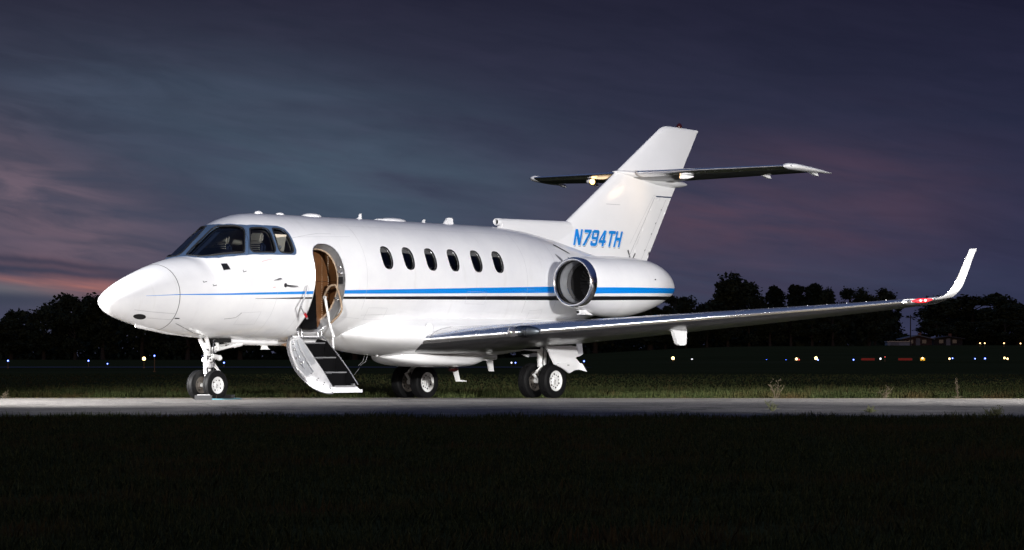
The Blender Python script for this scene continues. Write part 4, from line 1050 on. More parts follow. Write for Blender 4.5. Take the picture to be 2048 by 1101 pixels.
# bullet fairing where tailplane and fin meet
mb = MB(); rings = []
for x, zt, zb, w in [(10.2, 4.0, 3.99, 0.01), (10.4, 4.03, 3.95, 0.09), (10.9, 4.05, 3.87, 0.17), (11.5, 4.04, 3.80, 0.20), (11.95, 3.99, 3.78, 0.17), (12.25, 3.93, 3.80, 0.09), (12.45, 3.88, 3.84, 0.02)]:
    rings.append([(x, w*math.cos(u), (zt+zb)/2 + (zt-zb)/2*math.sin(u)) for u in [2*math.pi*k/20 for k in range(20)]])
mb.loft(refine(rings, 3)); mb.build('bullet_fairing', M['white'], fin)

# ------------------------------------------------------------------ engines
def engine(side):
    yc = side*1.60
    mb = MB(); rings = []
    for x, zt, zb, w in [(7.09, 2.352, 1.508, 0.422), (7.21, 2.366, 1.484, 0.445), (7.41, 2.378, 1.430, 0.475), (7.71, 2.385, 1.372, 0.507), (8.05, 2.388, 1.352, 0.52), (8.40, 2.384, 1.375, 0.510), (8.75, 2.365, 1.430, 0.475), (9.02, 2.328, 1.495, 0.420), (9.24, 2.270, 1.560, 0.355), (9.42, 2.190, 1.63, 0.290), (9.54, 2.10, 1.680, 0.235), (9.61, 2.01, 1.72, 0.185), (9.64, 1.93, 1.77, 0.12)]:
        rings.append([(x, yc + w*math.cos(u), (zt+zb)/2 + (zt-zb)/2*math.sin(u)) for u in [2*math.pi*k/56 for k in range(56)]])
    mb.loft(refine(rings), 0, False)
    nac = mb.build('engine_nacelle', M['nacelle'], jet)
    z0 = 1.930
    # polished lip: outer ring rolling into the throat
    mb = MB(); mb.lathe([(0.145, 0.423), (0.10, 0.424), (0.05, 0.420), (0.02, 0.411), (0.004, 0.400), (0.0, 0.388), (0.005, 0.376), (0.02, 0.366), (0.05, 0.360), (0.07, 0.359)], (6.95, yc, z0), 'x', 64); mb.build('intake_lip', M['chrome_lip'], nac, sharp=70)
    mb = MB(); mb.lathe([(0.07, 0.358), (0.12, 0.352)], (6.95, yc, z0), 'x', 64, 2); mb.lathe([(0.122, 0.346), (0.30, 0.342)], (6.95, yc, z0), 'x', 64, 0); mb.lathe([(0.302, 0.338), (0.40, 0.336)], (6.95, yc, z0), 'x', 64, 1); mb.lathe([(0.402, 0.332), (0.85, 0.32)], (6.95, yc, z0), 'x', 64, 2)
    mb.build('intake_duct', [M['duct'], mat('dark_grey_duct', (0.09, 0.09, 0.095), 0.5), M['black']], nac)
    mb = MB()
    for k in range(30):
        a = 2*math.pi*k/30; pts = []
        for r, tw, ch in ((0.09, 0.3, 0.05), (0.2, 0.6, 0.055), (0.325, 0.95, 0.06)):
            for s_ in (-1, 1):
                da = s_*ch*math.sin(tw)/r*0.5; pts.append((7.60 + s_*ch*math.cos(tw)*0.5, yc + r*math.cos(a+da), z0 + r*math.sin(a+da)))
        mb.add(pts, [(0, 1, 3, 2), (2, 3, 5, 4)])
    mb.lathe([(7.72, 0.34), (7.701, 0.0)], (0, yc, z0), 'x', 40, 1)
    mb.build('fan', [mat('fan_blade_metal', (0.045, 0.045, 0.05), 0.4, 0.6), M['hole']], nac, sharp=180, recalc=False)
    mb = MB(); mb.lathe([(7.40, 0.0), (7.405, 0.02), (7.45, 0.055), (7.53, 0.085), (7.60, 0.095)], (0, yc, z0), 'x', 24); mb.build('spinner', M['black'], nac)
    mb = MB(); mb.lathe([(9.50, 0.15), (9.63, 0.13), (9.66, 0.10), (9.55, 0.08)], (0, yc, 1.855), 'x', 32); mb.build('exhaust_nozzle', M['dark_metal'], nac)
    mb = MB(); mb.box((7.20, yc, 1.43), (0.20, 0.09, 0.075), 0, None, 0.02); mb.box((7.095, yc + 0.01, 1.435), (0.02, 0.05, 0.045), 1); mb.prism([(7.28, yc, 1.47), (7.28, yc, 1.395), (7.48, yc, 1.385)], (0, 0.08, 0)); mb.build('nacelle_scoop', [M['white'], M['hole']], nac)
    mb = MB()
    mb.ball((8.62, yc + side*0.50, 2.0), 0.012); mb.pieces('latch', M['seam_dark'], nac)
    # pylon
    mb = MB(); rings = []
    for y in (0.55, 0.8, 1.0, 1.15): rings.append([(7.55 + p*1.8, side*y, 2.04 + q*2.0) for p, q in foil(16, 0.10, 0)])
    mb.loft(rings); mb.build('engine_pylon', M['white'], jet)
for side in (1, -1): engine(side)

# ------------------------------------------------------------------ landing gear
TYRE = lambda R_, w, rr: [(-w*0.40, rr), (-w*0.47, rr*1.08), (-w*0.5, R_*0.80), (-w*0.47, R_*0.90), (-w*0.40, R_*0.965), (-w*0.31, R_*0.992), (-w*0.27, R_*0.994), (-w*0.26, R_*0.975), (-w*0.23, R_*0.975), (-w*0.22, R_*0.998), (-w*0.08, R_), (-w*0.07, R_*0.98), (-w*0.03, R_*0.98), (-w*0.02, R_),
    (w*0.02, R_), (w*0.03, R_*0.98), (w*0.07, R_*0.98), (w*0.08, R_), (w*0.22, R_*0.998), (w*0.23, R_*0.975), (w*0.26, R_*0.975), (w*0.27, R_*0.994), (w*0.31, R_*0.992), (w*0.40, R_*0.965), (w*0.47, R_*0.90), (w*0.5, R_*0.80), (w*0.47, rr*1.08), (w*0.40, rr)]
M['hub'] = mat('brown_grey_brake_hub', (0.16, 0.14, 0.12), 0.5, 0.3, var=0.2)
def outer_face(y, s):      # the side of a twin wheel turned away from its strut
    c = 0.0 if abs(y) < 0.5 else math.copysign(1.395, y)
    return (y - c)*s > 0
def wheel(x, y, zg, R_, w, rr, holes_, squash=0.965):
    zc = zg + R_*squash
    mb = MB(); mb.lathe(TYRE(R_, w, rr), (x, y, zc), 'y', 48)
    mb.v = [(a, b, max(c, zg)) for a, b, c in mb.v]          # flat where it bears on the ground
    ty = mb.build('wheel', M['tyre'], jet, sharp=30); ty['label'] = 'black grooved tyre on a white wheel'
    for s in (1, -1):
        mb = MB(); mb.lathe([(s*w*0.42, rr*1.03), (s*w*0.44, rr*0.97), (s*w*0.36, rr*0.90), (s*w*0.30, rr*0.82), (s*w*0.28, rr*0.45), (s*w*0.36, rr*0.40), (s*w*0.38, rr*0.22), (s*w*0.38, 0.0)], (x, y, zc), 'y', 40)
        rim = mb.build('rim', M['gear_white'] if outer_face(y, s) else M['hub'], ty, sharp=35)
        mb = MB()
        for k in range(holes_):
            a = 2*math.pi*(k + 0.3)/holes_; r = rr*(0.68 if k % 2 else 0.60); q = 0.10*rr if k % 2 else 0.06*rr
            mb.lathe([(0, 0), (0.002*s, q), (-0.004*s, q)], (x + r*math.cos(a), y + s*(w*0.295 + 0.002), zc + r*math.sin(a)), 'y', 8)
        mb.box((x - rr*0.12, y + s*w*0.385, zc - rr*0.1), (rr*0.06, 0.006, rr*0.5)); mb.box((x - rr*0.05, y + s*w*0.385, zc), (rr*0.2, 0.006, rr*0.05))
        mb.build('bolt_ring', M['dark_metal'], rim)
    return zc
GN, GM, GF = 0.037, 0.008, -0.028
zc = wheel(0.0, 0.17, GN, 0.229, 0.125, 0.125, 8); wheel(0.0, -0.17, GN, 0.229, 0.125, 0.125, 8)
mb = MB()
mb.tube([(0.0, -0.20, zc), (0.0, 0.20, zc)], 0.032, 10)
mb.tube([(0, 0, zc - 0.02), (0, 0, 0.50)], 0.040, 14); mb.tube([(0, 0, 0.42), (0, 0, 0.66)], [0.056, 0.062], 16)
mb.tube([(0, 0, 0.60), (0, 0, 0.62), (0, 0, 0.66), (0, 0, 0.68)], [0.06, 0.085, 0.085, 0.065], 16)
mb.tube([(0, 0, 0.66), (0.0, 0, 0.84)], 0.050, 14)
ns = mb.build('nose_strut', M['gear_white'], jet)
mb = MB(); mb.tube([(-0.09, 0.07, 0.97), (-0.02, 0.05, 0.83), (0.0, 0.03, 0.75)], [0.036, 0.032, 0.028], 10); mb.tube([(-0.09, -0.07, 0.97), (-0.02, -0.05, 0.83), (0.0, -0.03, 0.75)], [0.036, 0.032, 0.028], 10)
mb.tube([(0.13, 0.06, 0.96), (0.17, 0.05, 0.86), (0.20, 0.04, 0.80)], [0.036, 0.028, 0.022], 10); mb.tube([(-0.03, 0.03, 0.95), (0.02, 0.0, 0.74)], 0.022, 10); mb.build('trunnion', M['gear_white'], ns)
mb = MB(); mb.tube([(0.06, 0.03, 0.775), (0.36, 0.03, 0.83), (0.68, 0.03, 0.885)], [0.03, 0.025, 0.032], 10); mb.tube([(0.18, -0.06, 0.815), (0.42, -0.05, 0.875)], 0.024, 8); mb.tube([(0.55, 0.03, 0.862), (0.70, 0.03, 0.889)], 0.04, 10); mb.build('drag_brace', M['gear_white'], ns)
mb = MB(); mb.box((0.10, 0.03, 0.685), (0.16, 0.10, 0.07), 0, None, 0.02); mb.tube([(0.02, 0.08, 0.70), (0.22, 0.05, 0.675)], 0.035, 10); mb.ball((0.20, 0.06, 0.67), 0.045); mb.box((-0.07, 0.06, 0.74), (0.07, 0.05, 0.09), 0, None, 0.01); mb.tube([(-0.10, 0.05, 0.90), (-0.10, 0.06, 0.72)], 0.018, 8); mb.ball((-0.09, 0.06, 0.60), 0.03); mb.box((-0.06, 0.06, 0.58), (0.07, 0.06, 0.10), 0, None, 0.012); mb.build('steering_jack', M['gear_white'], ns)
mb = MB(); mb.tube([(0.07, 0.0, 0.575), (0.13, 0.0, 0.585), (0.23, 0.0, 0.49), (0.33, 0.0, 0.405)], [0.028, 0.026, 0.018, 0.022], 8); mb.ball((0.33, 0.0, 0.40), 0.028); mb.build('torque_link', M['gear_white'], ns)
mb = MB(); mb.tube([(0.07, 0.07, 0.95), (0.05, 0.075, 0.80), (0.075, 0.075, 0.62), (0.06, 0.06, 0.45)], 0.009, 6); mb.tube([(-0.05, 0.08, 0.80), (-0.075, 0.07, 0.66), (-0.06, 0.06, 0.42)], 0.008, 6); mb.ball((0.03, 0.075, 0.71), 0.014); mb.ball((-0.02, 0.08, 0.65), 0.013); mb.build('brake_hose', M['dark_metal'], ns)
mb = MB()
for z, r in ((0.425, 0.060), (0.515, 0.063), (0.60, 0.066), (0.695, 0.068), (0.76, 0.055)): mb.lathe([(-0.007, r*0.9), (-0.007, r), (0.007, r), (0.007, r*0.9)], (0, 0, z), 'z', 16)
mb.build('clamp_ring', M['dark_metal'], ns)
mb = MB()
for x, y, z, a in ((-0.062, 0.04, 0.50, .05), (0.055, 0.055, 0.55, .045), (-0.05, 0.06, 0.665, .04), (0.06, 0.06, 0.735, .04), (0.11, 0.06, 0.765, .035), (-0.06, 0.055, 0.80, .035)): mb.box((x, y, z), (a, a*0.8, a*1.1), 0, None, 0.006)
mb.build('junction_box', M['alu'], ns)
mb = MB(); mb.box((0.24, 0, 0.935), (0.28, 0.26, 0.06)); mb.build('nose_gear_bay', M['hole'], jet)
for side in (1, -1):
    yb = 1.395*side; zg = GM if side > 0 else GF
    for dy in (0.215, -0.215): zc = wheel(6.41, yb + dy, zg, 0.292, 0.185, 0.165, 12)
    mb = MB(); mb.tube([(6.41, yb - 0.2, zc), (6.41, yb + 0.2, zc)], 0.045, 10); mb.tube([(6.41, yb, zc - 0.03), (6.41, yb, 0.60)], 0.055, 12); mb.tube([(6.41, yb, 0.52), (6.40, yb, 0.98)], 0.08, 14)
    ms = mb.build('main_strut', M['gear_white'], jet)
    mb = MB(); mb.tube([(6.34, yb, 0.46), (6.16, yb + 0.02, 0.40), (6.35, yb, zc - 0.04)], [0.022, 0.028, 0.022], 8); mb.tube([(6.34, yb + 0.03, 0.52), (6.22, yb + 0.03, 0.44)], 0.02, 8); mb.build('torque_link', M['gear_white'], ms)
    mb = MB(); mb.tube([(6.41, yb, 0.80), (6.40, yb - side*0.7, 0.86)], 0.035, 10); mb.tube([(6.50, yb - side*0.2, 0.84), (6.42, yb - side*0.75, 0.80)], 0.02, 8); mb.build('side_brace', M['gear_white'], ms)
    mb = MB(); mb.tube([(6.47, yb + side*0.06, 0.95), (6.52, yb + side*0.07, 0.70), (6.47, yb + side*0.05, 0.40)], 0.01, 6); mb.tube([(6.36, yb + side*0.07, 0.85), (6.33, yb + side*0.08, 0.6), (6.38, yb + side*0.06, 0.38)], 0.008, 6); mb.build('brake_hose', M['dark_metal'], ms)
    yo = 1.75*side
    mb = MB(); mb.prism([(6.06, yo, 0.855), (6.72, yo, 0.875), (6.86, yo, 0.86), (6.935, yo, 0.70), (6.84, yo, 0.67), (6.98, yo + side*0.01, 0.56), (7.0, yo + side*0.01, 0.545), (6.46, yo, 0.565), (6.28, yo, 0.56)], (0, 0.025, 0))
    gd = mb.build('gear_leg_door', M['white'], jet)
    mb = MB(); mb.prism([(6.27, yo + side*0.03, 0.555), (6.40, yo + side*0.03, 0.59), (6.60, yo + side*0.03, 0.60), (6.98, yo + side*0.03, 0.575), (7.11, yo + side*0.03, 0.44), (6.90, yo + side*0.03, 0.475), (6.78, yo + side*0.03, 0.465), (6.64, yo + side*0.03, 0.415), (6.44, yo + side*0.03, 0.505)], (0, 0.03, 0)); mb.build('lower_flap', M['white'], gd)
    mb = MB(); mb.box((6.60, yo + side*0.048, 0.55), (0.05, 0.01, 0.012)); mb.pieces('latch', M['seam_dark'], gd)
    mb = MB(); mb.prism([(7.30, 1.42*side, 0.93), (7.44, 1.42*side, 0.92), (7.47, 1.42*side, 0.73), (7.36, 1.42*side, 0.69)], (0, 0.03, 0)); mb.build('gear_door', M['white'], jet)
    mb = MB(); mb.prism([(6.37, 1.0*side, 0.73), (6.50, 1.0*side, 0.725), (6.70, 1.0*side, 0.755), (6.93, 1.0*side, 0.735), (6.83, 1.0*side, 0.69), (6.48, 1.0*side, 0.68)], (0, 0.03, 0)); mb.build('gear_door', M['white'], jet)
    mb = MB(); mb.prism([(5.95, 1.9*side, 0.865), (6.18, 1.9*side, 0.945), (6.45, 1.9*side, 0.98), (6.82, 1.9*side, 0.985), (6.55, 1.9*side, 0.925)], (0, 0.04, 0)); mb.build('door_bracket', M['white'], gd)
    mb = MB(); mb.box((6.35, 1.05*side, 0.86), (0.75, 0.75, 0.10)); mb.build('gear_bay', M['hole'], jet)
# ------------------------------------------------------------------ chocks and rope at the nose wheel
def chock(x, y, label, white):
    t = thing('wheel_chock', label, 'wheel chock', (x, y, float(ground_z(x, y))), R(-4))
    mb = MB(); mb.loft([[(s*0.13, -0.06, 0.0), (s*0.13, 0.06, 0.0), (s*0.13, 0.03, 0.07), (s*0.13, -0.03, 0.07)] for s in (-1, 1)]); mb.build('rubber_block', M['black'], t, jet=False)
    if white:
        mb = MB(); mb.box((0.0, 0, 0.076), (0.20, 0.03, 0.010), 0, None, 0.004);  mb.build('reflective_strip', M['alu'], t, jet=False)
    return t
chock(-4.635, 44.12, 'black wheel chock with a silver strip, in front of the nose wheels', True)
chock(-4.37, 44.87, 'plain black wheel chock behind the nose wheels', False)
mb = MB(); rp = [(-4.55, 44.10), (-4.45, 44.02), (-4.33, 44.0), (-4.20, 44.12), (-4.12, 44.30), (-4.10, 44.50), (-4.16, 44.70), (-4.28, 44.85)]
mb.tube([(x, y, float(ground_z(x, y)) + 0.012) for x, y in rp], 0.007, 6)
tag(mb.build('rope', mat('pale_blue_rope', (0.07, 0.19, 0.23), 0.8), jet=False), 'pale blue chock rope lying on the asphalt by the nose wheel', 'rope')

# ------------------------------------------------------------------ airfield lamps and signs
def lamp_mat(name, col, s): return mat(name, (0.8, 0.8, 0.8), 0.3, emit=col, estr=s)
LM = {'blue': lamp_mat('lit_blue_lamp', (0.06, 0.16, 1.0), 3.2), 'white': lamp_mat('lit_white_lamp', (0.95, 0.95, 1.0), 1.6), 'warm': lamp_mat('lit_amber_lamp', (1.0, 0.66, 0.28), 5.0), 'red': lamp_mat('lit_small_red_lamp', (1, 0.08, 0.04), 1.0), 'core': lamp_mat('lit_blue_white_core', (0.7, 0.8, 1.0), 5.0)}
M['post'] = mat('rusty_lamp_post', (0.30, 0.17, 0.07), 0.8, var=0.3)
LGROUP = {'blue': 'blue taxiway edge lights', 'warm': 'warm white runway lights', 'white': 'white runway lights', 'red': 'red obstruction lights'}
def field_lamp(u, v, Y, kind, label, size=1.0, tall=None):
    X = (u - 1024)/FPX*Y; zh = CAM_H + (712.5 - v)/FPX*Y; zg = float(ground_z(X, Y)); zg = min(zg, zh - 0.12)
    t = thing('airfield_light', label, 'airfield light', (X, Y, zg), 0, LGROUP[kind]); h = zh - zg
    mb = MB(); mb.tube([(0, 0, -0.05), (0, 0, h - 0.04)], 0.02*max(1, Y/180), 8); mb.tube([(0, 0, 0), (0, 0, 0.03)], 0.07, 10); mb.build('post', M['post'], t, jet=False)
    r = 0.00031*Y*size
    mb = MB(); mb.tube([(0, 0, h - r*1.2), (0, 0, h - r*0.9)], r*1.1, 10); mb.build('lamp_collar', M['dark_metal'], t, jet=False)
    mb = MB(); mb.ball((0, 0, h), (r, r, r*1.1), 0, 12, 8); g = mb.build('lamp_globe', LM[kind], t, jet=False)
    if kind == 'blue': mb = MB(); mb.ball((0, -r*0.55, h), (r*0.55, r*0.55, r*0.55), 0, 10, 6); mb.build('bulb', LM['core'], g, jet=False)
    return t
field_lamp(16, 722, 182.6, 'blue', 'leftmost blue light on a rusty post at the far edge of the grass')
field_lamp(177, 722, 191, 'blue', 'blue light on a short post, halfway between the picture edge and the amber light')
field_lamp(215, 728, 240, 'blue', 'tiny bluish light low in the grass, left of the amber light', 0.8)
field_lamp(288, 718, 183, 'warm', 'bright amber light on a short post, left of the nose wheel', 1.9)
field_lamp(309, 712, 139.3, 'blue', 'tallest blue light on a thin post, just right of the amber light')
field_lamp(448, 726, 200, 'blue', 'blue light seen just right of the nose gear strut', 1.0)
field_lamp(770, 725, 240, 'warm', 'small amber light under the belly, left of the main wheels', 0.9)
field_lamp(1023, 726, 240, 'white', 'white light between the two pairs of main wheels', 0.9)
field_lamp(1031, 726, 245, 'blue', 'blue light between the two pairs of main wheels', 0.8)
field_lamp(1168, 723, 260, 'blue', 'blue light just right of the main gear leg door')
RL = [(1346, 717, 'warm', 1.7, 'large amber light beneath the square flap fairing'), (1384, 719.5, 'white', 1.0, 'white light alone to the right of the first large amber light'), (1473, 721, 'blue', 0.8, 'fainter blue light of the pair before the long gap'), (1489, 721.5, 'blue', 0.9, 'brighter blue light of the pair before the long gap'), (1533, 721, 'blue', 0.9, 'single blue light beneath the middle of the wing'),
 (1572, 721, 'blue', 0.8, 'blue light just left of a small amber light'), (1593, 718.5, 'warm', 1.3, 'amber light with a red glow at its side'), (1598, 720, 'red', 0.9, 'red light touching an amber light'), (1632, 717, 'warm', 1.7, 'brightest amber light under the outer wing'), (1636, 720.5, 'blue', 0.8, 'blue light close below the brightest amber light'),
 (1707, 720, 'blue', 0.9, 'blue light left of the first red sign'), (1761, 718, 'white', 1.1, 'white light between the two red signs'), (1770, 714.5, 'red', 0.6, 'faint red light above and between the two red signs'), (1899, 718, 'warm', 1.0, 'amber light beside a blue one, right of the yellow sign'), (1905, 717, 'blue', 0.8, 'blue light beside an amber one, right of the yellow sign'),
 (1950, 718, 'blue', 0.8, 'fainter blue light of the pair near the right edge'), (1970, 717.5, 'blue', 1.0, 'brighter blue light of the pair near the right edge'), (2009, 716.5, 'warm', 1.1, 'left amber light of the touching pair by the right edge'), (2015, 718, 'warm', 1.0, 'right amber light of the touching pair by the right edge')]
for i, (u, v, k, s, lb) in enumerate(RL): field_lamp(u, v, 300 + (i*37 % 40), k, lb, s)
for u, v, lb in [(1960, 687, 'left one of two small yellow lights low before the far trees'), (1969.5, 687, 'right one of two small yellow lights low before the far trees'), (2008, 687, 'small yellow light standing alone before the far trees'), (2041, 687.5, 'small yellow light at the right edge before the far trees')]:
    field_lamp(u, v, 560, 'warm', lb, 0.65)
def sign(u0, u1, v0, v1, Y, m, label, name='runway_sign'):
    k = Y/FPX; X = ((u0+u1)/2 - 1024)*k; w = (u1-u0)*k; h = (v1-v0)*k; zt = CAM_H + (712.5 - v0)*k; zb = zt - h
    zg = min(float(ground_z(X, Y)), zb - 0.04)
    t = thing(name, label, 'sign', (X, Y, zg), 0, 'airfield signs')
    mb = MB(); mb.box((0, 0.1, zb - zg + h/2), (w, 0.2, h), 0, None, 0.02); mb.build('sign_case', M['dark_metal'], t, jet=False)
    mb = MB(); mb.box((0, -0.008, zb - zg + h/2), (w*0.95, 0.008, h*0.85)); mb.build('sign_face', m, t, jet=False)
    mb = MB()
    for s in (-0.35, 0.35): mb.tube([(w*s, 0.1, -0.05), (w*s, 0.1, zb - zg + 0.02)], 0.04, 8)
    mb.build('post', M['post'], t, jet=False)
mred = mat('dim_red_sign_face', (0.35, 0.02, 0.015), 0.5, emit=(1, 0.07, 0.04), estr=0.055)
sign(1722, 1750, 716.5, 722, 318, mred, 'dim red runway sign, the left one of two'); sign(1796, 1825, 716.5, 722, 318, mred, 'dim red runway sign, the right one of two')
sign(1840.5, 1850, 716, 722, 312, mat('lit_yellow_sign_face', (0.7, 0.4, 0.05), 0.5, emit=(1, 0.50, 0.03), estr=0.9), 'small lit yellow sign right of the red signs')
field_lamp(1845, 717, 311, 'warm', 'amber lamp in front of the small yellow sign', 1.0)
field_lamp(1520, 721, 330, 'white', 'very small grey white light between two blue lights', 0.45)

M['bark'] = mat('dark_bark', (0.05, 0.04, 0.032), 0.9)
# ------------------------------------------------------------------ houses beyond the field
def house(u0, u1, vr, ve, vb, Y, name, label, wallm, roofm):
    k = Y/FPX; w = (u1-u0)*k; X = ((u0+u1)/2 - 1024)*k; z = lambda v: CAM_H + (712.5-v)*k
    zg = min(float(ground_z(X, Y)), z(vb)); t = thing(name, label, 'house', (X, Y, zg), 0)
    ze, zr = z(ve) - zg, z(vr) - zg; d = 9.0
    mb = MB(); mb.loft([[(-w/2, y, -0.3), (w/2, y, -0.3), (w/2, y, ze), (0, y, zr - 0.12), (-w/2, y, ze)] for y in (0, d)]); wl = mb.build('wall', wallm, t, jet=False)
    mb = MB()
    for s in (-1, 1): mb.loft([[(0, y, zr - 0.1), (s*(w/2 + 0.6), y, ze - 0.22), (s*(w/2 + 0.6), y, ze - 0.02), (0, y, zr + 0.08)] for y in (-0.6, d + 0.6)])
    rf = mb.build('roof', roofm, t, jet=False)
    mb = MB(); mb.box((w*0.12, 3.0, zr + 0.2), (0.7, 0.7, 0.9)); mb.build('chimney', mat('brick_chimney', (0.2, 0.09, 0.06), 0.8), rf, jet=False)
    for x in (-w*0.25, w*0.22):
        mb = MB(); mb.box((x, -0.03, ze*0.62), (1.2, 0.06, 1.0)); wn = mb.build('window', M['bark'], t, jet=False)
        mb = MB(); mb.box((x, -0.065, ze*0.62), (1.0, 0.02, 0.85)); mb.build('pane', M['pane_dark'], wn, jet=False)
    mb = MB(); mb.box((0, -0.03, 1.0), (1.0, 0.05, 2.0)); mb.build('door', mat('house_door', (0.2, 0.2, 0.22), 0.6), t, jet=False)
brick = mat('red_brick_wall', (0.075, 0.04, 0.032), 0.9, var=0.3, vscale=0.8)
house(1808, 1864, 671, 677.5, 694, 690, 'brick_house', 'low brick house with a pale gabled roof beyond the field', brick, mat('pale_roof', (0.22, 0.23, 0.25), 0.7))
house(1868, 1925, 673, 677, 694, 715, 'brick_house', 'dim long house half hidden right of the brick house', mat('dark_wood_wall', (0.03, 0.024, 0.022), 0.9), mat('dark_roof', (0.06, 0.06, 0.065), 0.8))
k = 640/FPX; X = (1799-1024)*k; zg = float(ground_z(X, 640)); t = thing('garage', 'long pale flat-roofed garage left of the brick house', 'garage', (X, 640, zg), 0)
w = 47*k; zt = CAM_H + (712.5-682.5)*k - zg
mb = MB(); mb.box((0, 2.5, zt/2 - 0.2), (w, 5, zt)); mb.build('wall', mat('pale_cladding', (0.40, 0.41, 0.45), 0.7, var=0.1), t, jet=False)
mb = MB(); mb.box((0, 2.5, zt - 0.1), (w + 0.3, 5.3, 0.15)); mb.build('roof', M['alu'], t, jet=False)
mb = MB(); mb.box((-w*0.2, -0.04, zt*0.4), (1.8, 0.06, zt*0.75)); mb.build('door', mat('garage_door', (0.25, 0.25, 0.27), 0.6), t, jet=False)

# ------------------------------------------------------------------ trees
M['leaf'] = mat('dark_leaves', (0.040, 0.050, 0.026), 0.9, spec=0.1, var=0.5, vscale=0.5)
M['needle'] = mat('dark_pine_needles', (0.026, 0.036, 0.022), 0.9, spec=0.1, var=0.5, vscale=0.5)
def tree_proto(kind, seed):
    """unit trees ten metres tall: tapered trunk with limbs, crown of leaf clumps"""
    rs = np.random.RandomState(seed); rnd = random.Random(seed); mb = MB(); H = 10.0; cl = []
    mb.tube([(0, 0, -0.6), (0.05, 0.03, 2), (-0.05, 0.05, 5), (0.05, 0, 8.6)], [0.34, 0.25, 0.17, 0.05], 8)
    if kind == 'round':
        for i in range(17):
            a = rnd.uniform(0, 6.28); z = rnd.uniform(2.2, 9.2); rr = 3.3*math.sqrt(max(0.05, 1 - ((z-5.4)/4.6)**2))*rnd.uniform(0.35, 0.95)
            cl.append((rr*math.cos(a), rr*math.sin(a), z, rnd.uniform(0.9, 1.7), 0.75))
        n = 4200
    elif kind == 'pine':
        for i in range(24):
            z = 2.0 + 7.6*(i/23.0); a = i*2.4; rr = 2.3*(1 - (z-1.5)/9.2)*rnd.uniform(0.3, 1.0) + 0.1
            cl.append((rr*math.cos(a), rr*math.sin(a), z, rnd.uniform(0.8, 1.4)*(1.3 - z/13), 0.75))
        n = 4000
    else:
        for i in range(22):
            a = rnd.uniform(0, 6.28); z = rnd.uniform(1.2, 9.4); rr = 2.2*math.sqrt(max(0.05, 1 - ((z-5.2)/5.0)**2))*rnd.uniform(0.2, 1.0)
            cl.append((rr*math.cos(a), rr*math.sin(a), z, rnd.uniform(0.7, 1.3), 0.9))
        n = 4200
    for x, y, z, r, f in cl[::2]: mb.tube([(0, 0, max(1.5, z - 1.6)), (x*0.6, y*0.6, z - 0.4), (x, y, z), (x*1.15, y*1.15, z + r*1.1)], [0.09, 0.06, 0.04, 0.015], 5)
    vs = []; fs = []; per = n//len(cl)
    for x, y, z, r, f in cl:
        d = rs.normal(size=(per, 3)); d /= np.linalg.norm(d, axis=1)[:, None]; q = r*np.where(rs.uniform(0, 1, per) < 0.10, rs.uniform(1.0, 1.45, per), rs.uniform(0.25, 1.08, per)**0.6)
        P = np.stack([x + d[:, 0]*q, y + d[:, 1]*q, z + d[:, 2]*q*f], 1)
        for p in P:
            u = rs.normal(size=3); u /= np.linalg.norm(u); w_ = np.cross(u, rs.normal(size=3)); w_ /= np.linalg.norm(w_) + 1e-6; s = rs.uniform(0.16, 0.36)
            b = len(vs); vs += [p - u*s, p + w_*s*0.6, p + u*s, p - w_*s*0.6]; fs.append((b, b+1, b+2, b+3))
    cr = MB(); cr.add(vs, fs)
    return mb, cr
PROT = {}
def tree_meshes(kind, var):
    if (kind, var) not in PROT:
        t_, c_ = tree_proto(kind, 11*var + {'round': 1, 'pine': 2, 'tall': 3}[kind])
        a = t_.build('trunk', M['bark'], None, jet=False); b = c_.build('crown', M['needle'] if kind == 'pine' else M['leaf'], None, jet=False, sharp=180, recalc=False)
        PROT[(kind, var)] = (a, b, [True])
    return PROT[(kind, var)]
KN = {'round': 'broadleaf_tree', 'pine': 'pine_tree', 'tall': 'broadleaf_tree'}
GRP = 'dark trees beyond the airfield'
def tree(u, vtop, Y, kind, var, wpx, label):
    k = Y/FPX; X = (u-1024)*k; zg = float(ground_z(X, Y)) - 0.2; h = CAM_H + (712.5 - vtop)*k - zg
    root = thing(KN[kind], label, 'tree', (X, Y, zg), random.Random(u*7+var).uniform(0, 6.28), GRP)
    a, b, first = tree_meshes(kind, var); wn = {'round': 7.4, 'pine': 5.0, 'tall': 5.6}[kind]
    sxy = wpx*k/wn; root.scale = (sxy, sxy, h/9.6)
    for src in (a, b):
        o = src if first[0] else src.copy()
        if not first[0]: C.objects.link(o)
        o.parent = root
    first[0] = False
    return root
LEFT = 'dark tree in the far left row'; MIDB = 'dark tree standing behind the aeroplane'
rnd = random.Random(5)
TL = [(-12, 640, 70), (22, 634, 60), (52, 626, 62), (88, 617, 66), (120, 598, 62), (150, 606, 60), (180, 596, 44), (206, 600, 60), (240, 596, 70), (285, 600, 80), (330, 606, 80)]
DESC = ['shaggy low crown', 'low rounded crown', 'broad low crown', 'sloping crown', 'tallest rounded crown', 'bushy crown', 'narrow pointed crown', 'crown half hidden by the nose tip', 'crown behind the nose cone', 'crown seen under the nose', 'crown beneath the nose, left of the nose gear']
for i, (u, v, w) in enumerate(TL): tree(u, v, 560 + (i*29 % 60), ['round', 'tall', 'round'][i % 3], i % 4, w*1.5, 'far dark tree on the left, ' + DESC[i])
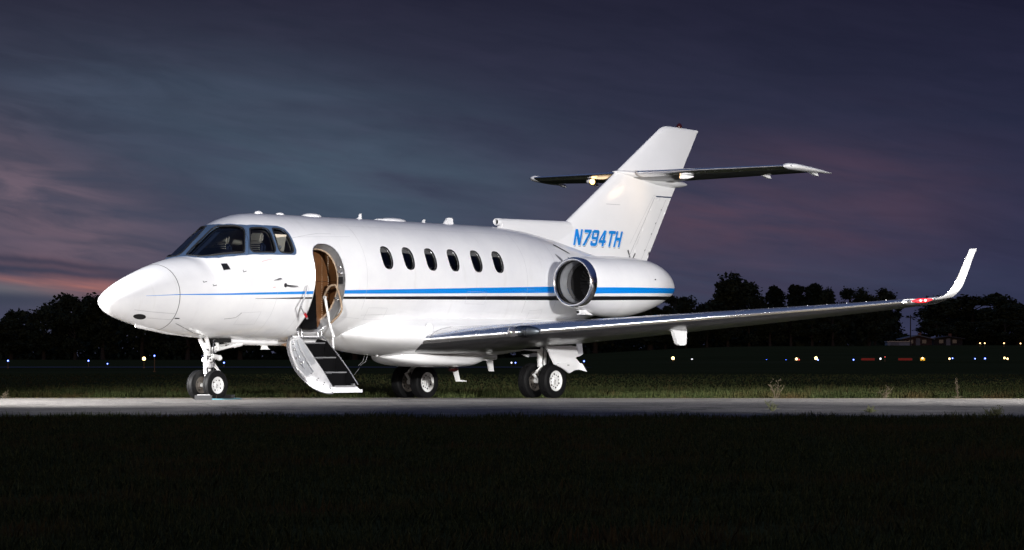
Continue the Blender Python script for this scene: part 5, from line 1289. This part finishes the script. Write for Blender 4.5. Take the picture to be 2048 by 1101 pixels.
MID = [(375, 612, 85, 'just left of the nose gear'), (425, 606, 90, 'behind the nose gear'), (480, 610, 90, 'just right of the nose gear'), (535, 604, 95, 'left of the airstair'), (590, 612, 90, 'behind the airstair'), (650, 606, 95, 'right behind the airstair steps'), (710, 610, 95, 'right of the airstair foot'), (770, 604, 95, 'behind the forward belly'), (830, 612, 95, 'behind the starboard main wheels'), (890, 606, 95, 'beneath the middle of the belly'), (950, 612, 95, 'beneath the rear belly'), (1010, 606, 95, 'left of the port main wheels'), (1070, 612, 95, 'behind the port main wheels'), (1130, 606, 95, 'behind the main gear door'), (1190, 612, 95, 'beneath the inner wing'), (1250, 606, 90, 'beneath the engine'), (1300, 604, 80, 'beneath the engine tail')]
for i, (u, v, w, d) in enumerate(MID): tree(u, v, 575 + (i*31 % 60), ['round', 'tall', 'round'][i % 3], (i+1) % 4, w*1.4, 'dark tree standing ' + d)
TR = [(1352, 589, 58, 'round', 'rounded tree just right of the engine tail'), (1398, 610, 40, 'round', 'small tree in the dip left of the tallest crown'), (1432, 588, 50, 'tall', 'left shoulder of the tallest tree clump'), (1462, 557, 60, 'tall', 'tallest tree above the wing, with a shaggy top'), (1492, 575, 46, 'tall', 'right shoulder of the tallest clump above the wing'), (1522, 592, 44, 'round', 'low tree left of the first cone-shaped crown'), (1549, 578, 44, 'pine', 'cone-shaped pine, first after the tallest clump'), (1592, 576, 44, 'pine', 'cone-shaped pine in the middle of the pine row'), (1628, 574, 46, 'pine', 'broad pine right of the middle pine'), (1664, 580, 46, 'round', 'round-topped tree right of the pines'), (1702, 581, 46, 'round', 'round-topped tree left of the forked one'), (1738, 590, 44, 'tall', 'lower tree in the right half of the row'), (1766, 586, 36, 'tall', 'shaggy tree near the end of the row'), (1784, 606, 34, 'tall', 'last tree of the row, left of the gap in the trees'),
 (1880, 616, 46, 'round', 'sloping tree right of the gap in the trees'), (1902, 596, 74, 'round', 'tree behind the winglet'), (1945, 588, 84, 'round', 'broad domed tree right of the winglet'), (1992, 600, 70, 'round', 'domed tree near the right edge'), (2036, 612, 70, 'round', 'tree at the right edge of the picture'), (2075, 614, 70, 'round', 'tree cut off by the right edge')]
for i, (u, v, w, kd, d) in enumerate(TR): tree(u, v, (600 if u < 1740 else 735) + (i*23 % 50), kd, i % 4, w*(1.7 if u < 1850 else 2.0), d)
for i, u in enumerate(range(1330, 1770, 42)): tree(u, 612 + (i*17 % 20), 595 if u < 1700 else 730, 'round', i % 4, 74, 'low dark bush-like tree under the wing, number %d' % (i+1) if False else ['low dark tree below the wing, %s' % s for s in ('under the flap fairing', 'right of the flap fairing', 'beneath the tallest clump', 'below the right shoulder of the tallest clump', 'below the first pine', 'beneath the middle pine', 'below the broad pine', 'below the round-topped trees', 'right of the small outer fairing', 'beneath the lower trees', 'beneath the shaggy tree', 'below the red wing light')][i % 12])
for i, u in enumerate((1874, 1912, 1955, 2010)): tree(u, 640 + i*3 % 8, 740, 'round', i, 84, ['low tree above the brick house', 'low tree above the dim long house', 'low tree behind the small yellow lights', 'low tree behind the lone yellow light'][i])
# bare pole in the gap
k = 600/FPX; X = (1821-1024)*k; zg = float(ground_z(X, 600)); mb = MB(); hp = CAM_H + (712.5-630)*k - zg; mb.tube([(0, 0, -0.2), (0, 0, hp)], [0.14, 0.09], 8); mb.box((0, 0, hp - 0.6), (2.0, 0.12, 0.14)); t = mb.build('utility_pole', M['bark'], jet=False); t.location = (X, 600, zg); tag(t, 'thin utility pole in the gap between the trees', 'pole')
# thick low growth that closes the foot of the tree rows
def undergrowth():
    rs = np.random.RandomState(8); vs = []; fs = []; N_ = 30000
    u = rs.uniform(-60, 2110, N_); Y = rs.uniform(600, 640, N_) + np.where(u > 1735, 150, 0); hmax = np.where(u < 1330, 11.0, np.where(u < 1795, 8.0, 3.6))*(0.75 + 0.25*np.sin(u*0.05))
    z = hmax*rs.uniform(0, 1, N_)**1.2; X = (u-1024)/FPX*Y; zg = ground_z(X, Y)
    P = np.stack([X, Y, zg + z - 0.3], 1)
    a = rs.normal(size=(N_, 3)); a /= np.linalg.norm(a, axis=1)[:, None]; b = np.cross(a, rs.normal(size=(N_, 3))); b /= np.linalg.norm(b, axis=1)[:, None]; s = rs.uniform(0.4, 0.9, N_)[:, None]
    V = np.stack([P - a*s, P + b*s*0.6, P + a*s, P - b*s*0.6], 1).reshape(-1, 3)
    mb = MB(); mb.add(V, [(4*i, 4*i+1, 4*i+2, 4*i+3) for i in range(N_)])
    tag(mb.build('undergrowth', M['leaf'], jet=False, sharp=180, recalc=False), 'dense dark undergrowth along the foot of the far trees', 'undergrowth', kind='stuff')
undergrowth()

# ------------------------------------------------------------------ grass and weeds
def grass_mat():
    m = bpy.data.materials.new('grass_blades'); m.use_nodes = True; w = NT(m.node_tree); b = m.node_tree.nodes['Principled BSDF']
    oc = w.new('ShaderNodeTexCoord').outputs['Object']; n1 = w.noise(oc, 0.7, 4, 0.6); n2 = w.ramp(w.noise(oc, 45, 3, 0.7), [(0.40, (0, 0, 0)), (0.66, (1, 1, 1))])
    c = w.mix(n2, (0.014, 0.028, 0.006, 1), (0.11, 0.125, 0.045, 1)); c = w.mix(w.ramp(n1, [(0.50, (0, 0, 0)), (0.74, (1, 1, 1))]), c, (0.11, 0.068, 0.028, 1))
    w.l.new(c, b.inputs['Base Color']); b.inputs['Roughness'].default_value = 0.8; b.inputs['Specular IOR Level'].default_value = 0.15
    return m
M['grass'] = grass_mat()
def grass(name, label, n, ylo, yhi, hlo, hhi, wid, seed, pw=1.15, edge=None):
    rs = np.random.RandomState(seed); Y = ylo + (yhi-ylo)*rs.uniform(0, 1, n)**pw; X = rs.uniform(-1, 1, n)*(Y*0.178 + 0.4)
    if edge is not None: Y = Y - skew(X)
    h = rs.uniform(hlo, hhi, n)*(0.55 + 0.9*np.abs(np.sin(X*1.9 + np.sin(Y*2.3)*1.5))*rs.uniform(0.4, 1, n)); a = rs.uniform(0, 6.283, n); lean = rs.uniform(0.0, 0.55, n)*h; b = rs.uniform(0, 6.283, n)
    z = ground_z(X, Y) - 0.03
    q = Y + skew(X)
    z = np.where(q > TAX_FAR, ground_z(X, Y) - 0.02, z)
    P = np.stack([X, Y, z], 1); wv = np.stack([np.cos(a), np.sin(a), 0*a], 1)*(wid*(0.6 + 0.8*rs.uniform(0, 1, n))*(Y/Y.min())**0.4)[:, None]
    tip = P + np.stack([np.cos(b)*lean, np.sin(b)*lean, h], 1); midp = P + np.stack([np.cos(b)*lean*0.3, np.sin(b)*lean*0.3, h*0.55], 1)
    V = np.stack([P - wv, P + wv, midp + wv*0.7, tip, midp - wv*0.7], 1).reshape(-1, 3)
    me = bpy.data.meshes.new(name); me.vertices.add(5*n); me.vertices.foreach_set('co', V.astype(np.float32).ravel())
    me.loops.add(5*n); me.loops.foreach_set('vertex_index', np.arange(5*n, dtype=np.int32)); me.polygons.add(n); me.polygons.foreach_set('loop_start', np.arange(0, 5*n, 5, dtype=np.int32)); me.polygons.foreach_set('loop_total', np.full(n, 5, np.int32))
    me.materials.append(M['grass']); me.update(calc_edges=True); me.validate()
    o = bpy.data.objects.new(name, me); C.objects.link(o); tag(o, label, 'grass', kind='stuff')
grass('near_grass', 'dark mown grass in front of the taxiway', 150000, 9.2, TAX_NEAR + 0.3, 0.03, 0.085, 0.0035, 3, edge=1)
grass('far_grass', 'dim grass field stretching beyond the lit verge', 40000, TAX_FAR + 5, TAX_FAR + 70, 0.02, 0.06, 0.018, 6, pw=1.7, edge=1)
grass('near_grass', 'ragged grass tufts along the near edge of the taxiway', 9000, TAX_NEAR - 1.6, TAX_NEAR + 0.55, 0.02, 0.09, 0.006, 7, pw=0.8, edge=1)
grass('far_grass', 'lit grass verge along the far edge of the taxiway', 70000, TAX_FAR - 0.15, TAX_FAR + 14, 0.05, 0.15, 0.008, 4, pw=2.2, edge=1)
M['dry'] = mat('dry_weed', (0.10, 0.075, 0.045), 0.8, var=0.25); M['weed'] = mat('green_weed', (0.07, 0.075, 0.03), 0.8)
def weed(u, Y, stems, h, spread, label, m='dry', seed=1):
    X = (u-1024)/FPX*Y; rnd = random.Random(seed); mb = MB(); zg = float(ground_z(X, Y))
    for i in range(stems):
        a = rnd.uniform(-1, 1)*spread; hh = h*rnd.uniform(0.45, 1.0); tip = Vector((math.sin(a)*hh, rnd.uniform(-.1, .1), math.cos(a)*hh)); mid = tip*0.5 + Vector((rnd.uniform(-.02, .02), 0, 0.02))
        mb.tube([(0, 0, -0.02), mid, tip], [0.004, 0.003, 0.002], 5)
        for j in range(5):
            p = tip*rnd.uniform(0.35, 1.05); q = p + Vector((rnd.uniform(-.05, .05), rnd.uniform(-.03, .03), rnd.uniform(0.0, .06)))
            mb.tube([p, q], [0.004, 0.003], 4); mb.ball(q, (0.005, 0.004, 0.008), 0, 5, 4)
    for i in range(14): a = rnd.uniform(-1.3, 1.3); mb.tube([(0, 0, 0), (math.sin(a)*0.05, 0, 0.04), (math.sin(a)*0.11, 0, 0.035)], [0.004, 0.003, 0.0015], 4)
    o = mb.build('weed', M[m], jet=False); o.location = (X, Y, zg - 0.01); tag(o, label, 'weed', 'tall weeds along the taxiway edge')
weed(1552, 49.4, 6, 0.34, 0.75, 'dry forked weed at the taxiway edge, left of two others', seed=3); weed(1770, 48.9, 5, 0.19, 0.7, 'lowest dry weed at the taxiway edge, in the middle of three', seed=5); weed(1915, 48.7, 4, 0.36, 0.12, 'single upright dry weed at the taxiway edge near the right side', seed=8)
weed(1990, 34.2, 16, 0.12, 1.5, 'low green weed sprawling over the near taxiway edge on the right', 'weed', 9); weed(1545, 36.8, 5, 0.13, 0.6, 'small weed growing from a crack in the asphalt', 'weed', 12); weed(1740, 36.0, 8, 0.05, 1.4, 'flat weed patch in the asphalt on the right', 'weed', 15)
weed(432, 44.4, 7, 0.04, 1.4, 'small dry weed tuft on the asphalt right of the nose wheel', 'dry', 21); weed(8, 46.5, 3, 0.12, 0.5, 'dry weed growing from the asphalt at the left picture edge', 'dry', 23)
